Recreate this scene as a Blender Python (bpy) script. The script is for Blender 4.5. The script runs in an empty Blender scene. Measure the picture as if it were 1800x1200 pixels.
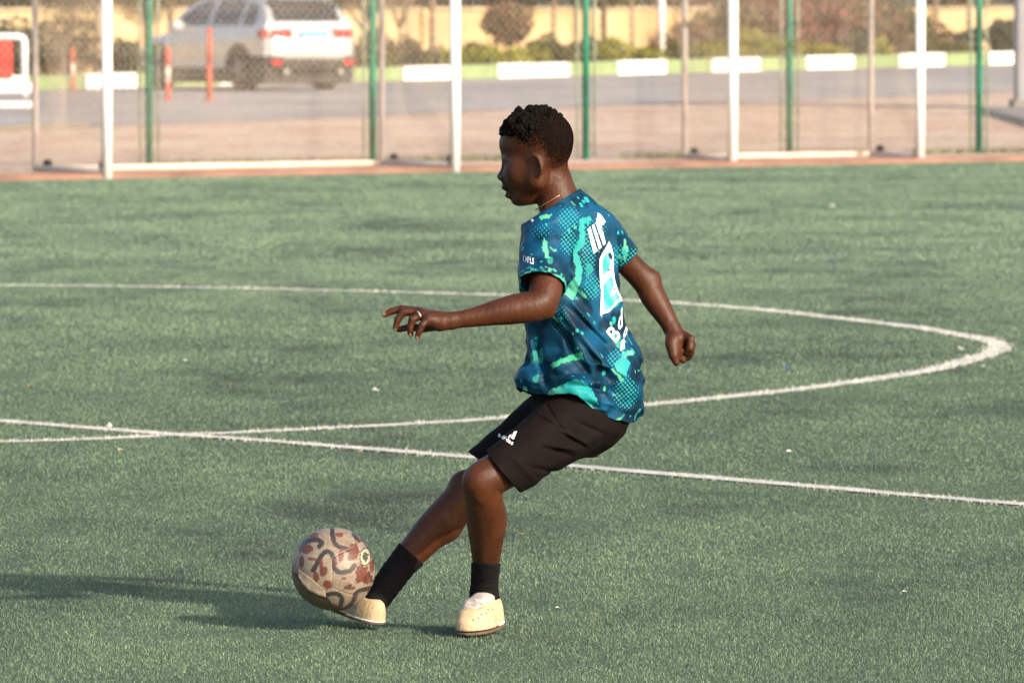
import bpy, bmesh, math, random
import numpy as np
from mathutils import Vector, Matrix
from mathutils.bvhtree import BVHTree

# ------------------------------------------------------------------ camera, sky, sun, exposure
SC = bpy.context.scene
COL = SC.collection
CAM_H = 1.63                 # eye height of the photographer
FPX = 12500.0                # focal length in photo pixels (250 mm on a 36 mm wide frame of 1800)
PITCH = math.atan(600.0 / FPX)
cam_d = bpy.data.cameras.new('camera')
cam_d.sensor_width = 36.0
cam_d.lens = FPX / 1800.0 * 36.0
cam_d.clip_start = 0.5
cam_d.clip_end = 3000.0
cam_d.dof.use_dof = True
cam_d.dof.focus_distance = 18.3
cam_d.dof.aperture_fstop = 12.5
cam = bpy.data.objects.new('camera', cam_d)
COL.objects.link(cam)
cam.location = (0, 0, CAM_H)
cam.rotation_euler = (math.pi / 2 - PITCH, 0, 0)
SC.camera = cam

SUN_EL = math.radians(24.5)
SUN_AZ = math.radians(-47.0)       # measured from +X (right of the picture) towards the camera
SDIR = Vector((math.cos(SUN_EL) * math.cos(SUN_AZ), math.cos(SUN_EL) * math.sin(SUN_AZ), math.sin(SUN_EL)))
world = bpy.data.worlds.new('World')
SC.world = world
world.use_nodes = True
wn = world.node_tree.nodes
wl = world.node_tree.links
wn.clear()
sky = wn.new('ShaderNodeTexSky')
sky.sky_type = 'NISHITA'
sky.sun_disc = False
sky.sun_elevation = SUN_EL
sky.sun_rotation = math.atan2(SDIR.x, SDIR.y)
sky.dust_density = 3.0
sky.air_density = 1.0
bg = wn.new('ShaderNodeBackground')
bg.inputs[1].default_value = 0.15
wo = wn.new('ShaderNodeOutputWorld')
wl.new(sky.outputs[0], bg.inputs[0])
wl.new(bg.outputs[0], wo.inputs[0])
sun_d = bpy.data.lights.new('sun', 'SUN')
sun_d.energy = 3.55
sun_d.angle = math.radians(1.0)
sun_d.color = (1.0, 0.87, 0.71)
sun = bpy.data.objects.new('sun', sun_d)
COL.objects.link(sun)
sun.location = (30, -10, 20)
sun.rotation_euler = SDIR.to_track_quat('Z', 'Y').to_euler()
SC.view_settings.view_transform = 'Standard'
SC.view_settings.look = 'None'
SC.view_settings.exposure = 0.85
SC.view_settings.gamma = 1.0
SC.view_settings.use_curve_mapping = False

random.seed(7)
RNG = np.random.default_rng(11)

# ------------------------------------------------------------------ helpers: objects
def mk(name, V, F, mat, parent=None, smooth=False):
    me = bpy.data.meshes.new(name)
    V = np.asarray(V, dtype=np.float32).reshape(-1, 3)
    if isinstance(F, np.ndarray):
        nf, k = F.shape
        me.vertices.add(len(V)); me.vertices.foreach_set('co', V.ravel())
        me.loops.add(nf * k); me.loops.foreach_set('vertex_index', F.astype(np.int32).ravel())
        me.polygons.add(nf)
        me.polygons.foreach_set('loop_start', np.arange(0, nf * k, k, dtype=np.int32))
        me.polygons.foreach_set('loop_total', np.full(nf, k, dtype=np.int32))
        me.update(calc_edges=True)
    else:
        me.from_pydata(V.tolist(), [], F)
        me.update()
    if smooth:
        me.polygons.foreach_set('use_smooth', np.ones(len(me.polygons), dtype=bool))
    o = bpy.data.objects.new(name, me)
    COL.objects.link(o)
    if mat is not None:
        for m_ in (mat if isinstance(mat, (list, tuple)) else [mat]):
            me.materials.append(m_)
    if parent is not None:
        o.parent = parent
    return o

def tag(o, label=None, cat=None, group=None, kind=None):
    if label: o['label'] = label
    if cat: o['category'] = cat
    if group: o['group'] = group
    if kind: o['kind'] = kind
    return o

def thing(name, label, cat, loc=(0, 0, 0), rotz=0.0, group=None):
    o = bpy.data.objects.new(name, None)
    o.empty_display_size = 0.1
    COL.objects.link(o)
    o.location = loc
    o.rotation_euler = (0, 0, rotz)
    return tag(o, label, cat, group)

class MB:
    """collects simple solids into one mesh"""
    def __init__(s): s.V = []; s.F = []
    def add(s, V, F):
        n = len(s.V); s.V += [tuple(v) for v in V]; s.F += [tuple(i + n for i in f) for f in F]; return s
    def box(s, lo, hi):
        x0, y0, z0 = lo; x1, y1, z1 = hi
        return s.add([(x0,y0,z0),(x1,y0,z0),(x1,y1,z0),(x0,y1,z0),(x0,y0,z1),(x1,y0,z1),(x1,y1,z1),(x0,y1,z1)],
                     [(0,3,2,1),(4,5,6,7),(0,1,5,4),(1,2,6,5),(2,3,7,6),(3,0,4,7)])
    def bbox(s, lo, hi, b):
        x0, y0, z0 = lo; x1, y1, z1 = hi
        bm = bmesh.new()
        bmesh.ops.create_cube(bm, size=1.0)
        for v in bm.verts:
            v.co = Vector((x0 if v.co.x < 0 else x1, y0 if v.co.y < 0 else y1, z0 if v.co.z < 0 else z1))
        bmesh.ops.bevel(bm, geom=bm.edges[:], offset=b, segments=2, affect='EDGES', profile=0.5)
        bm.verts.index_update()
        s.add([v.co[:] for v in bm.verts], [[v.index for v in f.verts] for f in bm.faces]); bm.free()
        return s
    def tube(s, pts, r, n=10, caps=True):
        pts = [Vector(p) for p in pts]
        rs = r if isinstance(r, (list, tuple)) else [r] * len(pts)
        rings = []
        prev = None
        for i, p in enumerate(pts):
            t = (pts[min(i+1, len(pts)-1)] - pts[max(i-1, 0)]).normalized()
            if prev is None:
                a = t.orthogonal().normalized()
            else:
                a = (prev - t * prev.dot(t)).normalized()
            prev = a
            b = t.cross(a)
            rings.append([p + (a * math.cos(2*math.pi*k/n) + b * math.sin(2*math.pi*k/n)) * rs[i] for k in range(n)])
        V = [v for r_ in rings for v in r_]
        F = []
        for i in range(len(pts) - 1):
            for k in range(n):
                F.append((i*n+k, i*n+(k+1) % n, (i+1)*n+(k+1) % n, (i+1)*n+k))
        if caps:
            F.append(tuple(range(n-1, -1, -1))); F.append(tuple((len(pts)-1)*n+k for k in range(n)))
        return s.add(V, F)
    def disc_y(s, c, r, h, n=24, axis='y'):
        a = Vector(c); b = Vector(c)
        i = 'xyz'.index(axis)
        a[i] -= h / 2; b[i] += h / 2
        return s.tube([a, b], r, n)
    def build(s, name, mat, parent=None, smooth=False):
        return mk(name, s.V, s.F, mat, parent, smooth)

# ------------------------------------------------------------------ helpers: materials
MATS = {}
class NT:
    def __init__(s, name):
        s.m = bpy.data.materials.new(name); s.m.use_nodes = True
        s.nt = s.m.node_tree; s.n = s.nt.nodes; s.l = s.nt.links
        s.b = s.n['Principled BSDF']
        MATS[name] = s.m
    def node(s, t, **kw):
        n = s.n.new(t)
        for k, v in kw.items(): setattr(n, k, v)
        return n
    def link(s, a, b): s.l.new(a, b)
    def coord(s, kind='Object'):
        return s.node('ShaderNodeTexCoord').outputs[kind]
    def mapped(s, scale=(1,1,1), rot=(0,0,0), kind='Object'):
        m = s.node('ShaderNodeMapping'); s.link(s.coord(kind), m.inputs[0])
        m.inputs['Scale'].default_value = scale; m.inputs['Rotation'].default_value = rot
        return m.outputs[0]
    def noise(s, vec, scale=5, detail=4, rough=0.55):
        n = s.node('ShaderNodeTexNoise'); s.link(vec, n.inputs['Vector'])
        n.inputs['Scale'].default_value = scale; n.inputs['Detail'].default_value = detail; n.inputs['Roughness'].default_value = rough
        return n.outputs[0]
    def ramp(s, fac, stops, interp='LINEAR'):
        r = s.node('ShaderNodeValToRGB'); s.link(fac, r.inputs[0])
        cr = r.color_ramp; cr.interpolation = interp
        while len(cr.elements) < len(stops): cr.elements.new(0.5)
        for e, (p, c) in zip(cr.elements, stops):
            e.position = p; e.color = (*c, 1) if len(c) == 3 else c
        return r.outputs[0]
    def mix(s, fac, a, b, blend='MIX'):
        m = s.node('ShaderNodeMix', data_type='RGBA', blend_type=blend)
        for i, x in ((0, fac), (6, a), (7, b)):
            if isinstance(x, (int, float)): m.inputs[i].default_value = x
            elif isinstance(x, tuple): m.inputs[i].default_value = (*x, 1)
            else: s.link(x, m.inputs[i])
        return m.outputs[2]
    def math(s, op, a, b=0.0, clamp=False):
        m = s.node('ShaderNodeMath', operation=op, use_clamp=clamp)
        for i, x in ((0, a), (1, b)):
            if isinstance(x, (int, float)): m.inputs[i].default_value = x
            else: s.link(x, m.inputs[i])
        return m.outputs[0]
    def attr(s, name):
        a = s.node('ShaderNodeAttribute'); a.attribute_name = name
        return a
    def base(s, x):
        if isinstance(x, tuple): s.b.inputs['Base Color'].default_value = (*x, 1)
        else: s.link(x, s.b.inputs['Base Color'])
    def rough(s, v, spec=None):
        if isinstance(v, (int, float)): s.b.inputs['Roughness'].default_value = v
        else: s.link(v, s.b.inputs['Roughness'])
        if spec is not None: s.b.inputs['Specular IOR Level'].default_value = spec
    def bump(s, h, strength=0.3, dist=0.01):
        b = s.node('ShaderNodeBump'); s.link(h, b.inputs['Height'])
        b.inputs['Strength'].default_value = strength; b.inputs['Distance'].default_value = dist
        s.link(b.outputs[0], s.b.inputs['Normal'])

def pmat(name, col, rough=0.6, var=0.18, scale=4.0, bump=0.0, bscale=40.0, spec=0.4, metal=0.0, bdist=0.01):
    t = NT(name)
    v = t.mapped()
    n = t.noise(v, scale, 5)
    lo = tuple(c * (1 - var) for c in col); hi = tuple(min(1, c * (1 + var)) for c in col)
    t.base(t.ramp(n, [(0.3, lo), (0.7, hi)]))
    t.rough(rough, spec); t.b.inputs['Metallic'].default_value = metal
    if bump: t.bump(t.noise(v, bscale, 4), bump, bdist)
    return t.m

def leafmat(name, a, b, c=None):
    t = NT(name)
    g = t.node('ShaderNodeNewGeometry')
    t.base(t.ramp(g.outputs['Random Per Island'], [(0.0, a), (0.55, b), (1.0, c or b)]))
    t.rough(0.55, 0.3)
    return t.m

# ------------------------------------------------------------------ helpers: noise in numpy
def _hash(i, j, k, seed):
    h = (i.astype(np.int64) * 374761393 + j.astype(np.int64) * 668265263 + k.astype(np.int64) * 2147483647 + seed * 974634777) & 0xFFFFFFFF
    h = ((h ^ (h >> 13)) * 1274126177) & 0xFFFFFFFF
    return ((h ^ (h >> 16)) & 0xFFFFFF) / float(0xFFFFFF)
def vnoise(x, y, z, seed=0):
    x, y, z = np.broadcast_arrays(x, y, z)
    xi = np.floor(x); yi = np.floor(y); zi = np.floor(z)
    fx = x - xi; fy = y - yi; fz = z - zi
    fx = fx*fx*(3-2*fx); fy = fy*fy*(3-2*fy); fz = fz*fz*(3-2*fz)
    r = 0
    for a in (0, 1):
        for b in (0, 1):
            for c in (0, 1):
                w = (fx if a else 1-fx) * (fy if b else 1-fy) * (fz if c else 1-fz)
                r = r + w * _hash(xi+a, yi+b, zi+c, seed)
    return r * 2 - 1
def fbm(x, y, z, oct=3, seed=0):
    r = 0; a = 1.0; s = 0
    for o in range(oct):
        r = r + a * vnoise(x * 2**o, y * 2**o, z * 2**o, seed + o); s += a; a *= 0.5
    return r / s

# ------------------------------------------------------------------ helpers: implicit surfaces (numpy fields, surface nets)
class Field:
    def __init__(s, lo, hi, step):
        s.lo = np.array(lo, float); s.h = step
        s.n = [int(math.ceil((b - a) / step)) + 1 for a, b in zip(lo, hi)]
        s.ax = [s.lo[i] + np.arange(s.n[i]) * step for i in range(3)]
        s.F = np.full(s.n, 60.0, dtype=np.float32)
    def sub(s, lo, hi):
        sl = []
        for i in range(3):
            a = max(0, int((lo[i] - s.lo[i]) / s.h)); b = min(s.n[i], int((hi[i] - s.lo[i]) / s.h) + 2)
            sl.append(slice(a, max(a, b)))
        return tuple(sl)
    def pts(s, sl):
        return (s.ax[0][sl[0]][:, None, None].astype(np.float32), s.ax[1][sl[1]][None, :, None].astype(np.float32), s.ax[2][sl[2]][None, None, :].astype(np.float32))
    def union(s, fn, lo, hi, k=0.0, cut=False):
        m = 3 * k + 4 * s.h + 2
        sl = s.sub([a - m for a in lo], [b + m for b in hi])
        if any(q.stop <= q.start for q in sl): return
        d = fn(*s.pts(sl)).astype(np.float32)
        f = s.F[sl]
        if cut:
            if k > 0:
                h = np.clip(0.5 - 0.5 * (f + d) / k, 0, 1)
                s.F[sl] = f + (-d - f) * h + k * h * (1 - h)
            else: s.F[sl] = np.maximum(f, -d)
        elif k > 0:
            h = np.clip(0.5 + 0.5 * (d - f) / k, 0, 1)
            s.F[sl] = d + (f - d) * h - k * h * (1 - h)
        else: s.F[sl] = np.minimum(f, d)
    def cone(s, a, b, ra, rb, k=6.0, cut=False):
        a = np.array(a, float); b = np.array(b, float); ba = b - a; l2 = max(ba @ ba, 1e-9)
        R = max(ra, rb)
        def fn(x, y, z):
            t = np.clip(((x-a[0])*ba[0] + (y-a[1])*ba[1] + (z-a[2])*ba[2]) / l2, 0, 1)
            return np.sqrt((x-a[0]-t*ba[0])**2 + (y-a[1]-t*ba[1])**2 + (z-a[2]-t*ba[2])**2) - (ra + (rb-ra)*t)
        s.union(fn, np.minimum(a, b) - R, np.maximum(a, b) + R, k, cut)
    def chain(s, pts, k=6.0, sub=9):
        """a limb: smooth spline of centres and radii"""
        P = np.array([list(p) + [r] for p, r in pts], float); n = len(P); C = []
        for i in range(n - 1):
            a, b, c, d = P[max(i-1, 0)], P[i], P[i+1], P[min(i+2, n-1)]
            for t in np.linspace(0, 1, sub, endpoint=False):
                C.append(0.5*((2*b)+(-a+c)*t+(2*a-5*b+4*c-d)*t*t+(-a+3*b-3*c+d)*t**3))
        C.append(P[-1]); C = np.array(C)
        segs = list(zip(C[:-1], C[1:]))
        R = C[:, 3].max()
        lo = C[:, :3].min(0) - R; hi = C[:, :3].max(0) + R
        m = 3*k + 4*s.h + 2
        sl = s.sub(lo - m, hi + m)
        G = Field.__new__(Field); G.h = s.h
        G.ax = [s.ax[i][sl[i]] for i in range(3)]; G.lo = np.array([a[0] for a in G.ax]); G.n = [len(a) for a in G.ax]
        G.F = np.full(G.n, 60.0, dtype=np.float32)
        for a, b in segs: G.cone(a[:3], b[:3], a[3], b[3], 0.0)
        d = G.F; f = s.F[sl]
        h = np.clip(0.5 + 0.5*(d - f)/k, 0, 1)
        s.F[sl] = d + (f - d)*h - k*h*(1 - h)
    def ell(s, c, r, k=6.0, cut=False, M=None):
        c = np.array(c, float); r = np.array(r, float)
        R = r.max() if M is not None else r
        def fn(x, y, z):
            x, y, z = x - c[0], y - c[1], z - c[2]
            if M is not None:
                x, y, z = (M[0][0]*x+M[0][1]*y+M[0][2]*z, M[1][0]*x+M[1][1]*y+M[1][2]*z, M[2][0]*x+M[2][1]*y+M[2][2]*z)
            k0 = np.sqrt((x/r[0])**2 + (y/r[1])**2 + (z/r[2])**2)
            k1 = np.sqrt((x/r[0]**2)**2 + (y/r[1]**2)**2 + (z/r[2]**2)**2) + 1e-9
            return k0 * (k0 - 1) / k1
        s.union(fn, c - R, c + R, k, cut)
    def mesh(s):
        F = s.F; n = s.n
        ins = F < 0
        c = [ins[a:n[0]-1+a, b:n[1]-1+b, d:n[2]-1+d] for a in (0,1) for b in (0,1) for d in (0,1)]
        anyi = c[0].copy(); alli = c[0].copy()
        for q in c[1:]: anyi |= q; alli &= q
        act = anyi & ~alli
        I = np.argwhere(act)
        idx = np.full(act.shape, -1, dtype=np.int32); idx[act] = np.arange(len(I))
        cor = {}
        for a in (0,1):
            for b in (0,1):
                for d in (0,1): cor[a,b,d] = F[I[:,0]+a, I[:,1]+b, I[:,2]+d].astype(np.float64)
        acc = np.zeros((len(I), 3)); cnt = np.zeros(len(I))
        ks = list(cor)
        for i_, p in enumerate(ks):
            for q in ks[i_+1:]:
                if sum(abs(p[t]-q[t]) for t in range(3)) != 1: continue
                a = cor[p]; b = cor[q]; m = (a < 0) != (b < 0)
                t = np.where(m, a / np.where(m, a - b, 1), 0)
                P = np.array(p)[None] + t[:, None] * (np.array(q) - np.array(p))[None]
                acc[m] += P[m]; cnt[m] += 1
        V = s.lo[None] + (I + acc / cnt[:, None]) * s.h
        faces = []
        for ax in range(3):
            A = [slice(None)]*3; B = [slice(None)]*3
            A[ax] = slice(0, n[ax]-1); B[ax] = slice(1, n[ax])
            diff = ins[tuple(A)] != ins[tuple(B)]
            E = np.argwhere(diff)
            u, v = [(1,2),(2,0),(0,1)][ax]
            ok = (E[:,u] > 0) & (E[:,v] > 0) & (E[:,u] < n[u]-1) & (E[:,v] < n[v]-1)
            E = E[ok]
            def cell(du, dv):
                e = E.copy(); e[:,u] -= du; e[:,v] -= dv
                return idx[e[:,0], e[:,1], e[:,2]]
            q = np.stack([cell(1,1), cell(0,1), cell(0,0), cell(1,0)], 1)
            fl = ~ins[E[:,0], E[:,1], E[:,2]]
            q[fl] = q[fl][:, ::-1]
            faces.append(q)
        Q = np.concatenate(faces)
        return V, Q

def relax(V, Q, it=2, w=0.5, keep=None):
    E = np.concatenate([Q[:, [0,1]], Q[:, [1,2]], Q[:, [2,3]], Q[:, [3,0]]])
    n = len(V)
    deg = np.bincount(E.ravel(), minlength=n).astype(float); deg[deg == 0] = 1
    for _ in range(it):
        S = np.stack([np.bincount(E[:,0], V[E[:,1],i], n) + np.bincount(E[:,1], V[E[:,0],i], n) for i in range(3)], 1) / deg[:, None]
        d = (S - V) * w
        if keep is not None: d[keep] = 0
        V = V + d
    return V

def setcol(o, name, C):
    at = o.data.attributes.new(name, 'FLOAT_COLOR', 'POINT')
    C = np.asarray(C, dtype=np.float32)
    if C.shape[1] == 3: C = np.concatenate([C, np.ones((len(C), 1), np.float32)], 1)
    at.data.foreach_set('color', C.ravel())

def smooth01(x, a, b):
    t = np.clip((x - a) / (b - a), 0, 1); return t*t*(3-2*t)
# ------------------------------------------------------------------ ground of the place
def y_edge(x):  return 67.77 + 0.809 * x                # edge of the artificial turf
def y_fence(x): return y_edge(x) + 1.35
def y_kerb(x):  return 134.95 + 1.243 * x               # far kerb of the road
ROADX = [-40, -12, -6.2, -4.33, -1.98, 1.06, 4.12, 8.24, 16, 40]
ROADY = [30, 75, 86.0, 90.2, 95.1, 102.0, 106.0, 114.5, 131, 172]
def y_road(x):  return np.interp(x, ROADX, ROADY)
def zg(x, y):
    """the paved ground beyond the pitch climbs a little to the right"""
    t = np.clip((y - 75) / np.maximum(y_kerb(np.clip(x, -20, 40)) - 75, 5), 0, 1.3)
    return 0.045 + t * (0.012 + np.clip(x + 7.2, -2, 20) * 0.0133)
def sheet(name, fa, fb, x0, x1, nx, ny, zoff, mat, skirt=False):
    xs = np.linspace(x0, x1, nx)
    T = np.linspace(0, 1, ny)
    V = []
    for t in T:
        for x in xs:
            y = fa(x) * (1 - t) + fb(x) * t
            V.append((x, y, float(zg(x, y)) + zoff))
    F = [(j*nx+i, j*nx+i+1, (j+1)*nx+i+1, (j+1)*nx+i) for j in range(ny-1) for i in range(nx-1)]
    if skirt:
        n0 = len(V)
        V += [(x, fa(x), -0.02) for x in xs]
        F += [(n0+i, n0+i+1, i+1, i) for i in range(nx-1)]
    o = mk(name, V, F, mat)
    return tag(o, kind='structure')

# --- artificial turf: the sheet (thatch and rubber crumb between the blades)
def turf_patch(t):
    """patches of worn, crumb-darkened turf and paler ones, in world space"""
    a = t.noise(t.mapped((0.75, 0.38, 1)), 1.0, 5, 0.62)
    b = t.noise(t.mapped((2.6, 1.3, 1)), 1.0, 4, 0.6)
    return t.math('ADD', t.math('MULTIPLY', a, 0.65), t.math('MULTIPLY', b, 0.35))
t = NT('turf_thatch')
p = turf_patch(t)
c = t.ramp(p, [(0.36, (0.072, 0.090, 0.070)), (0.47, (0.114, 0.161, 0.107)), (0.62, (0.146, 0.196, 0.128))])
f = t.noise(t.mapped((55, 30, 1)), 1.0, 3, 0.7)
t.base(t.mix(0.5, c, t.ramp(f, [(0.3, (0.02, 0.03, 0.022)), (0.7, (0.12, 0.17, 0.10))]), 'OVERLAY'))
t.rough(0.9, 0.15)
t.bump(f, 0.6, 0.02)
V = [(-300, -60, 0), (300, -60, 0), (300, 520, 0), (-300, 520, 0)]
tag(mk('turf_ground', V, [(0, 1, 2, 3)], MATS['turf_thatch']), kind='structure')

def catmull(P, closed=True, k=6):
    P = np.array(P, float); n = len(P); out = []
    for i in range(n if closed else n - 1):
        if closed: a, b, c_, d = P[(i-1) % n], P[i], P[(i+1) % n], P[(i+2) % n]
        else: a, b, c_, d = P[max(i-1, 0)], P[i], P[i+1], P[min(i+2, n-1)]
        for t_ in np.linspace(0, 1, k, endpoint=False):
            out.append(0.5*((2*b)+(-a+c_)*t_+(2*a-5*b+4*c_-d)*t_**2+(-a+3*b-3*c_+d)*t_**3))
    if not closed: out.append(P[-1])
    return np.array(out)
CIRCLE = catmull([(-2.926,40.603),(-2.269,40.48),(-1.609,40.22),(-0.957,39.87),(-0.063,39.24),(0.465,38.75),(0.915,38.15),(1.345,37.32),(1.739,36.22),(1.99,35.46),(2.168,34.712),(2.275,34.05),(2.30,33.51),(2.244,32.967),(2.131,32.441),(1.858,31.34),(1.512,30.448),(1.191,29.735),(0.526,28.564),(-0.066,27.66),(-0.651,27.09),(-1.3,26.58),(-1.89,26.205),
                  (-4.2,25.3),(-7.2,25.2),(-10.2,27.0),(-12.4,30.6),(-12.6,34.6),(-10.4,38.3),(-6.6,40.5)])
HALF = np.array([(-1.982 - 3.636*1.9, 27.482 + 4.563*1.9), (-1.982, 27.482), (-1.061, 26.42), (-0.203, 25.36), (0.584, 24.32), (1.136, 23.6), (1.654, 22.919), (1.654 + 3.636*1.2, 22.919 - 4.563*1.2)])
HALF = catmull(HALF, closed=False, k=3)
LW = 0.125
def polydist(P, L, closed):
    d = np.full(len(P), 1e9)
    n = len(L)
    for i in range(n if closed else n - 1):
        a = L[i]; b = L[(i+1) % n]; ba = b - a; l2 = ba @ ba
        pa = P - a
        t_ = np.clip((pa @ ba) / l2, 0, 1)
        d = np.minimum(d, np.hypot(*(pa - t_[:, None] * ba).T))
    return d
t = NT('line_paint')
n1 = t.noise(t.mapped((9, 5, 1)), 1.0, 4, 0.7)
n2 = t.noise(t.mapped((40, 24, 1)), 1.0, 2, 0.7)
t.base(t.mix(t.math('MULTIPLY', n2, 0.5), t.ramp(n1, [(0.3, (0.36, 0.35, 0.31)), (0.6, (0.66, 0.63, 0.58))]), (0.2, 0.22, 0.18)))
t.rough(0.85, 0.2)
def ribbon(name, L, closed, w, mat, z=0.004):
    n = len(L)
    V = []; F = []
    for i in range(n):
        if closed: tg = L[(i+1) % n] - L[i-1]
        else: tg = L[min(i+1, n-1)] - L[max(i-1, 0)]
        nr = np.array([-tg[1], tg[0]]); nr = nr / np.linalg.norm(nr)
        ww = w * (0.5 + 0.05 * math.sin(i * 1.7) + 0.04 * math.sin(i * 0.61))
        V += [(*(L[i] + nr*ww), z), (*(L[i] - nr*ww), z)]
    for i in range(n if closed else n - 1):
        j = (i+1) % n
        F.append((2*i, 2*i+1, 2*j+1, 2*j))
    o = mk(name, V, F, mat)
    return tag(o, kind='structure')
ribbon('centre_circle_line', CIRCLE, True, LW*0.8, MATS['line_paint'], 0.003)
ribbon('halfway_line', HALF, False, LW*0.8, MATS['line_paint'], 0.0055)

# --- turf blades (nobody could count them)
t = NT('turf_blade')
g = t.node('ShaderNodeNewGeometry')
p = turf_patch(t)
rb = t.ramp(g.outputs['Random Per Island'], [(0.0, (0.066, 0.107, 0.073)), (0.45, (0.102, 0.157, 0.103)), (0.85, (0.134, 0.194, 0.122)), (1.0, (0.21, 0.27, 0.155))])
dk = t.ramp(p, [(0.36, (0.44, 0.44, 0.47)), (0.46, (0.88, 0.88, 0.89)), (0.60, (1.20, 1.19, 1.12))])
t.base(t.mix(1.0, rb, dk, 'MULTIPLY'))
t.rough(0.5, 0.35)
t = NT('painted_blade')
g = t.node('ShaderNodeNewGeometry')
t.base(t.ramp(g.outputs['Random Per Island'], [(0.0, (0.16, 0.19, 0.14)), (0.25, (0.5, 0.48, 0.43)), (1.0, (0.80, 0.76, 0.70))]))
t.rough(0.7, 0.2)
def make_blades():
    bands = [(16.3, 19.6, 22000, 0.0017, 0.0100, 1.25), (19.6, 24, 14000, 0.0020, 0.0105, 1.3), (24, 31, 8000, 0.0027, 0.0115, 1.4), (31, 44, 3600, 0.0040, 0.0135, 1.5), (44, 73.5, 1050, 0.0072, 0.017, 1.8)]
    PX = []; W = []; Hh = []
    for y0, y1, den, w, h, mg in bands:
        hw = lambda y: 0.0735 * y + mg
        A = (y1 - y0) * 2 * hw((y0 + y1) / 2)
        n = int(A * den)
        y = RNG.uniform(y0, y1, n); x = RNG.uniform(-1, 1, n) * hw(y)
        if y1 > 60:
            k = y < y_edge(x) - 0.02
            x, y = x[k], y[k]
        n = len(x)
        PX.append(np.c_[x, y]); W.append(np.full(n, w) * RNG.uniform(0.7, 1.3, n)); Hh.append(h * RNG.uniform(0.45, 1.15, n))
    P = np.concatenate(PX); W = np.concatenate(W); Hh = np.concatenate(Hh)
    d = np.minimum(polydist(P, CIRCLE, True), polydist(P, HALF, False))
    ragged = 0.12*fbm(P[:,0]*9, P[:,1]*9, 0*P[:,0], 2, 25)
    white = (d < LW * (0.5 + ragged + 0.13 * RNG.standard_normal(len(P)))) & (RNG.random(len(P)) > 0.10 + 0.25*(fbm(P[:,0]*4, P[:,1]*4, 0*P[:,0], 2, 27) > 0.25))
    worn = fbm(P[:,0]*2.1, P[:,1]*1.1, 0*P[:,0], 3, 5)
    long = RNG.random(len(P)) < 0.012
    Hh[long] *= 1.7
    # the nap: brushed away from us on the far half, tangled and upright where it is played on most
    nap = smooth01(P[:,1] + 5*fbm(P[:,0]*0.3, P[:,1]*0.12, 0*P[:,0], 2, 15), 26, 52) * 0.9
    rnd = RNG.random(len(P)) < nap
    th = np.where(rnd, RNG.normal(math.pi/2 + 0.5, 0.5, len(P)), RNG.uniform(0, 2*np.pi, len(P)))
    tilt = np.abs(RNG.normal(0.0, 0.85, len(P))).clip(0, 1.35)
    tilt = np.where(rnd, RNG.normal(0.75, 0.25, len(P)), tilt)
    fa = np.where(rnd, RNG.normal(0.45, 0.35, len(P)), RNG.uniform(0, np.pi, len(P)))
    Hh = Hh * np.where(worn < -0.28, 0.62, 1.0) * np.where(white, 1.25, 1.0)
    bx, by = np.cos(fa) * W / 2, np.sin(fa) * W / 2
    tx = P[:,0] + np.cos(th) * np.sin(tilt) * Hh; ty = P[:,1] + np.sin(th) * np.sin(tilt) * Hh; tz = np.cos(tilt) * Hh
    V = np.stack([np.c_[P[:,0]-bx, P[:,1]-by, np.full(len(P), 0.001)], np.c_[P[:,0]+bx, P[:,1]+by, np.full(len(P), 0.001)], np.c_[tx, ty, tz]], 1)
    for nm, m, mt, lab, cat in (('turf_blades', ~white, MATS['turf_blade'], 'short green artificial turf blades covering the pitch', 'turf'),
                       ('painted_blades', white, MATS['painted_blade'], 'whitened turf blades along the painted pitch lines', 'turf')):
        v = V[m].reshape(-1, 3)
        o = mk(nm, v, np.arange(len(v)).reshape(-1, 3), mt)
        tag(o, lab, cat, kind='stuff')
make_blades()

# --- beyond the pitch: red rubber edge, brick paving, road, verge
t = NT('paving')
v = t.mapped((1, 1, 1), (0, 0, 0.6))
w = t.node('ShaderNodeTexWave'); t.link(v, w.inputs[0]); w.inputs['Scale'].default_value = 0.16; w.inputs['Distortion'].default_value = 2.5; w.inputs['Detail'].default_value = 2
br = t.node('ShaderNodeTexBrick'); t.link(v, br.inputs[0]); br.inputs['Scale'].default_value = 4.0
br.inputs['Color1'].default_value = (0.58, 0.43, 0.32, 1); br.inputs['Color2'].default_value = (0.50, 0.35, 0.26, 1); br.inputs['Mortar'].default_value = (0.36, 0.31, 0.25, 1)
n = t.noise(t.mapped((0.5, 0.25, 1)), 1.0, 5, 0.6)
n3 = t.noise(t.mapped((1.1, 0.16, 1), (0, 0, 0.08)), 1.0, 4, 0.6)
c = t.mix(t.ramp(n3, [(0.46, (0, 0, 0)), (0.58, (0.8, 0.8, 0.8))]), br.outputs['Color'], (0.47, 0.30, 0.21))
n4 = t.noise(t.mapped((5.5, 0.9, 1), (0, 0, 0.25)), 1.0, 3, 0.7)
c = t.mix(t.ramp(n4, [(0.44, (0, 0, 0)), (0.60, (0.7, 0.7, 0.7))]), c, (0.37, 0.215, 0.145))
t.base(t.mix(t.ramp(n, [(0.45, (0, 0, 0)), (0.65, (0.6, 0.6, 0.6))]), c, (0.60, 0.48, 0.36)))
t.rough(0.85, 0.2)
pmat('rubber_red', (0.23, 0.125, 0.095), 0.85, 0.3, 1.2)
t = NT('asphalt')
n = t.noise(t.mapped((0.35, 0.12, 1)), 1.0, 5, 0.6)
t.base(t.ramp(n, [(0.35, (0.24, 0.22, 0.215)), (0.65, (0.36, 0.32, 0.29))]))
t.rough(0.8, 0.3)
pmat('verge_soil', (0.20, 0.17, 0.08), 0.95, 0.35, 0.9)
pmat('yellow_paint', (0.62, 0.43, 0.08), 0.8, 0.3, 3.0)
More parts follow.
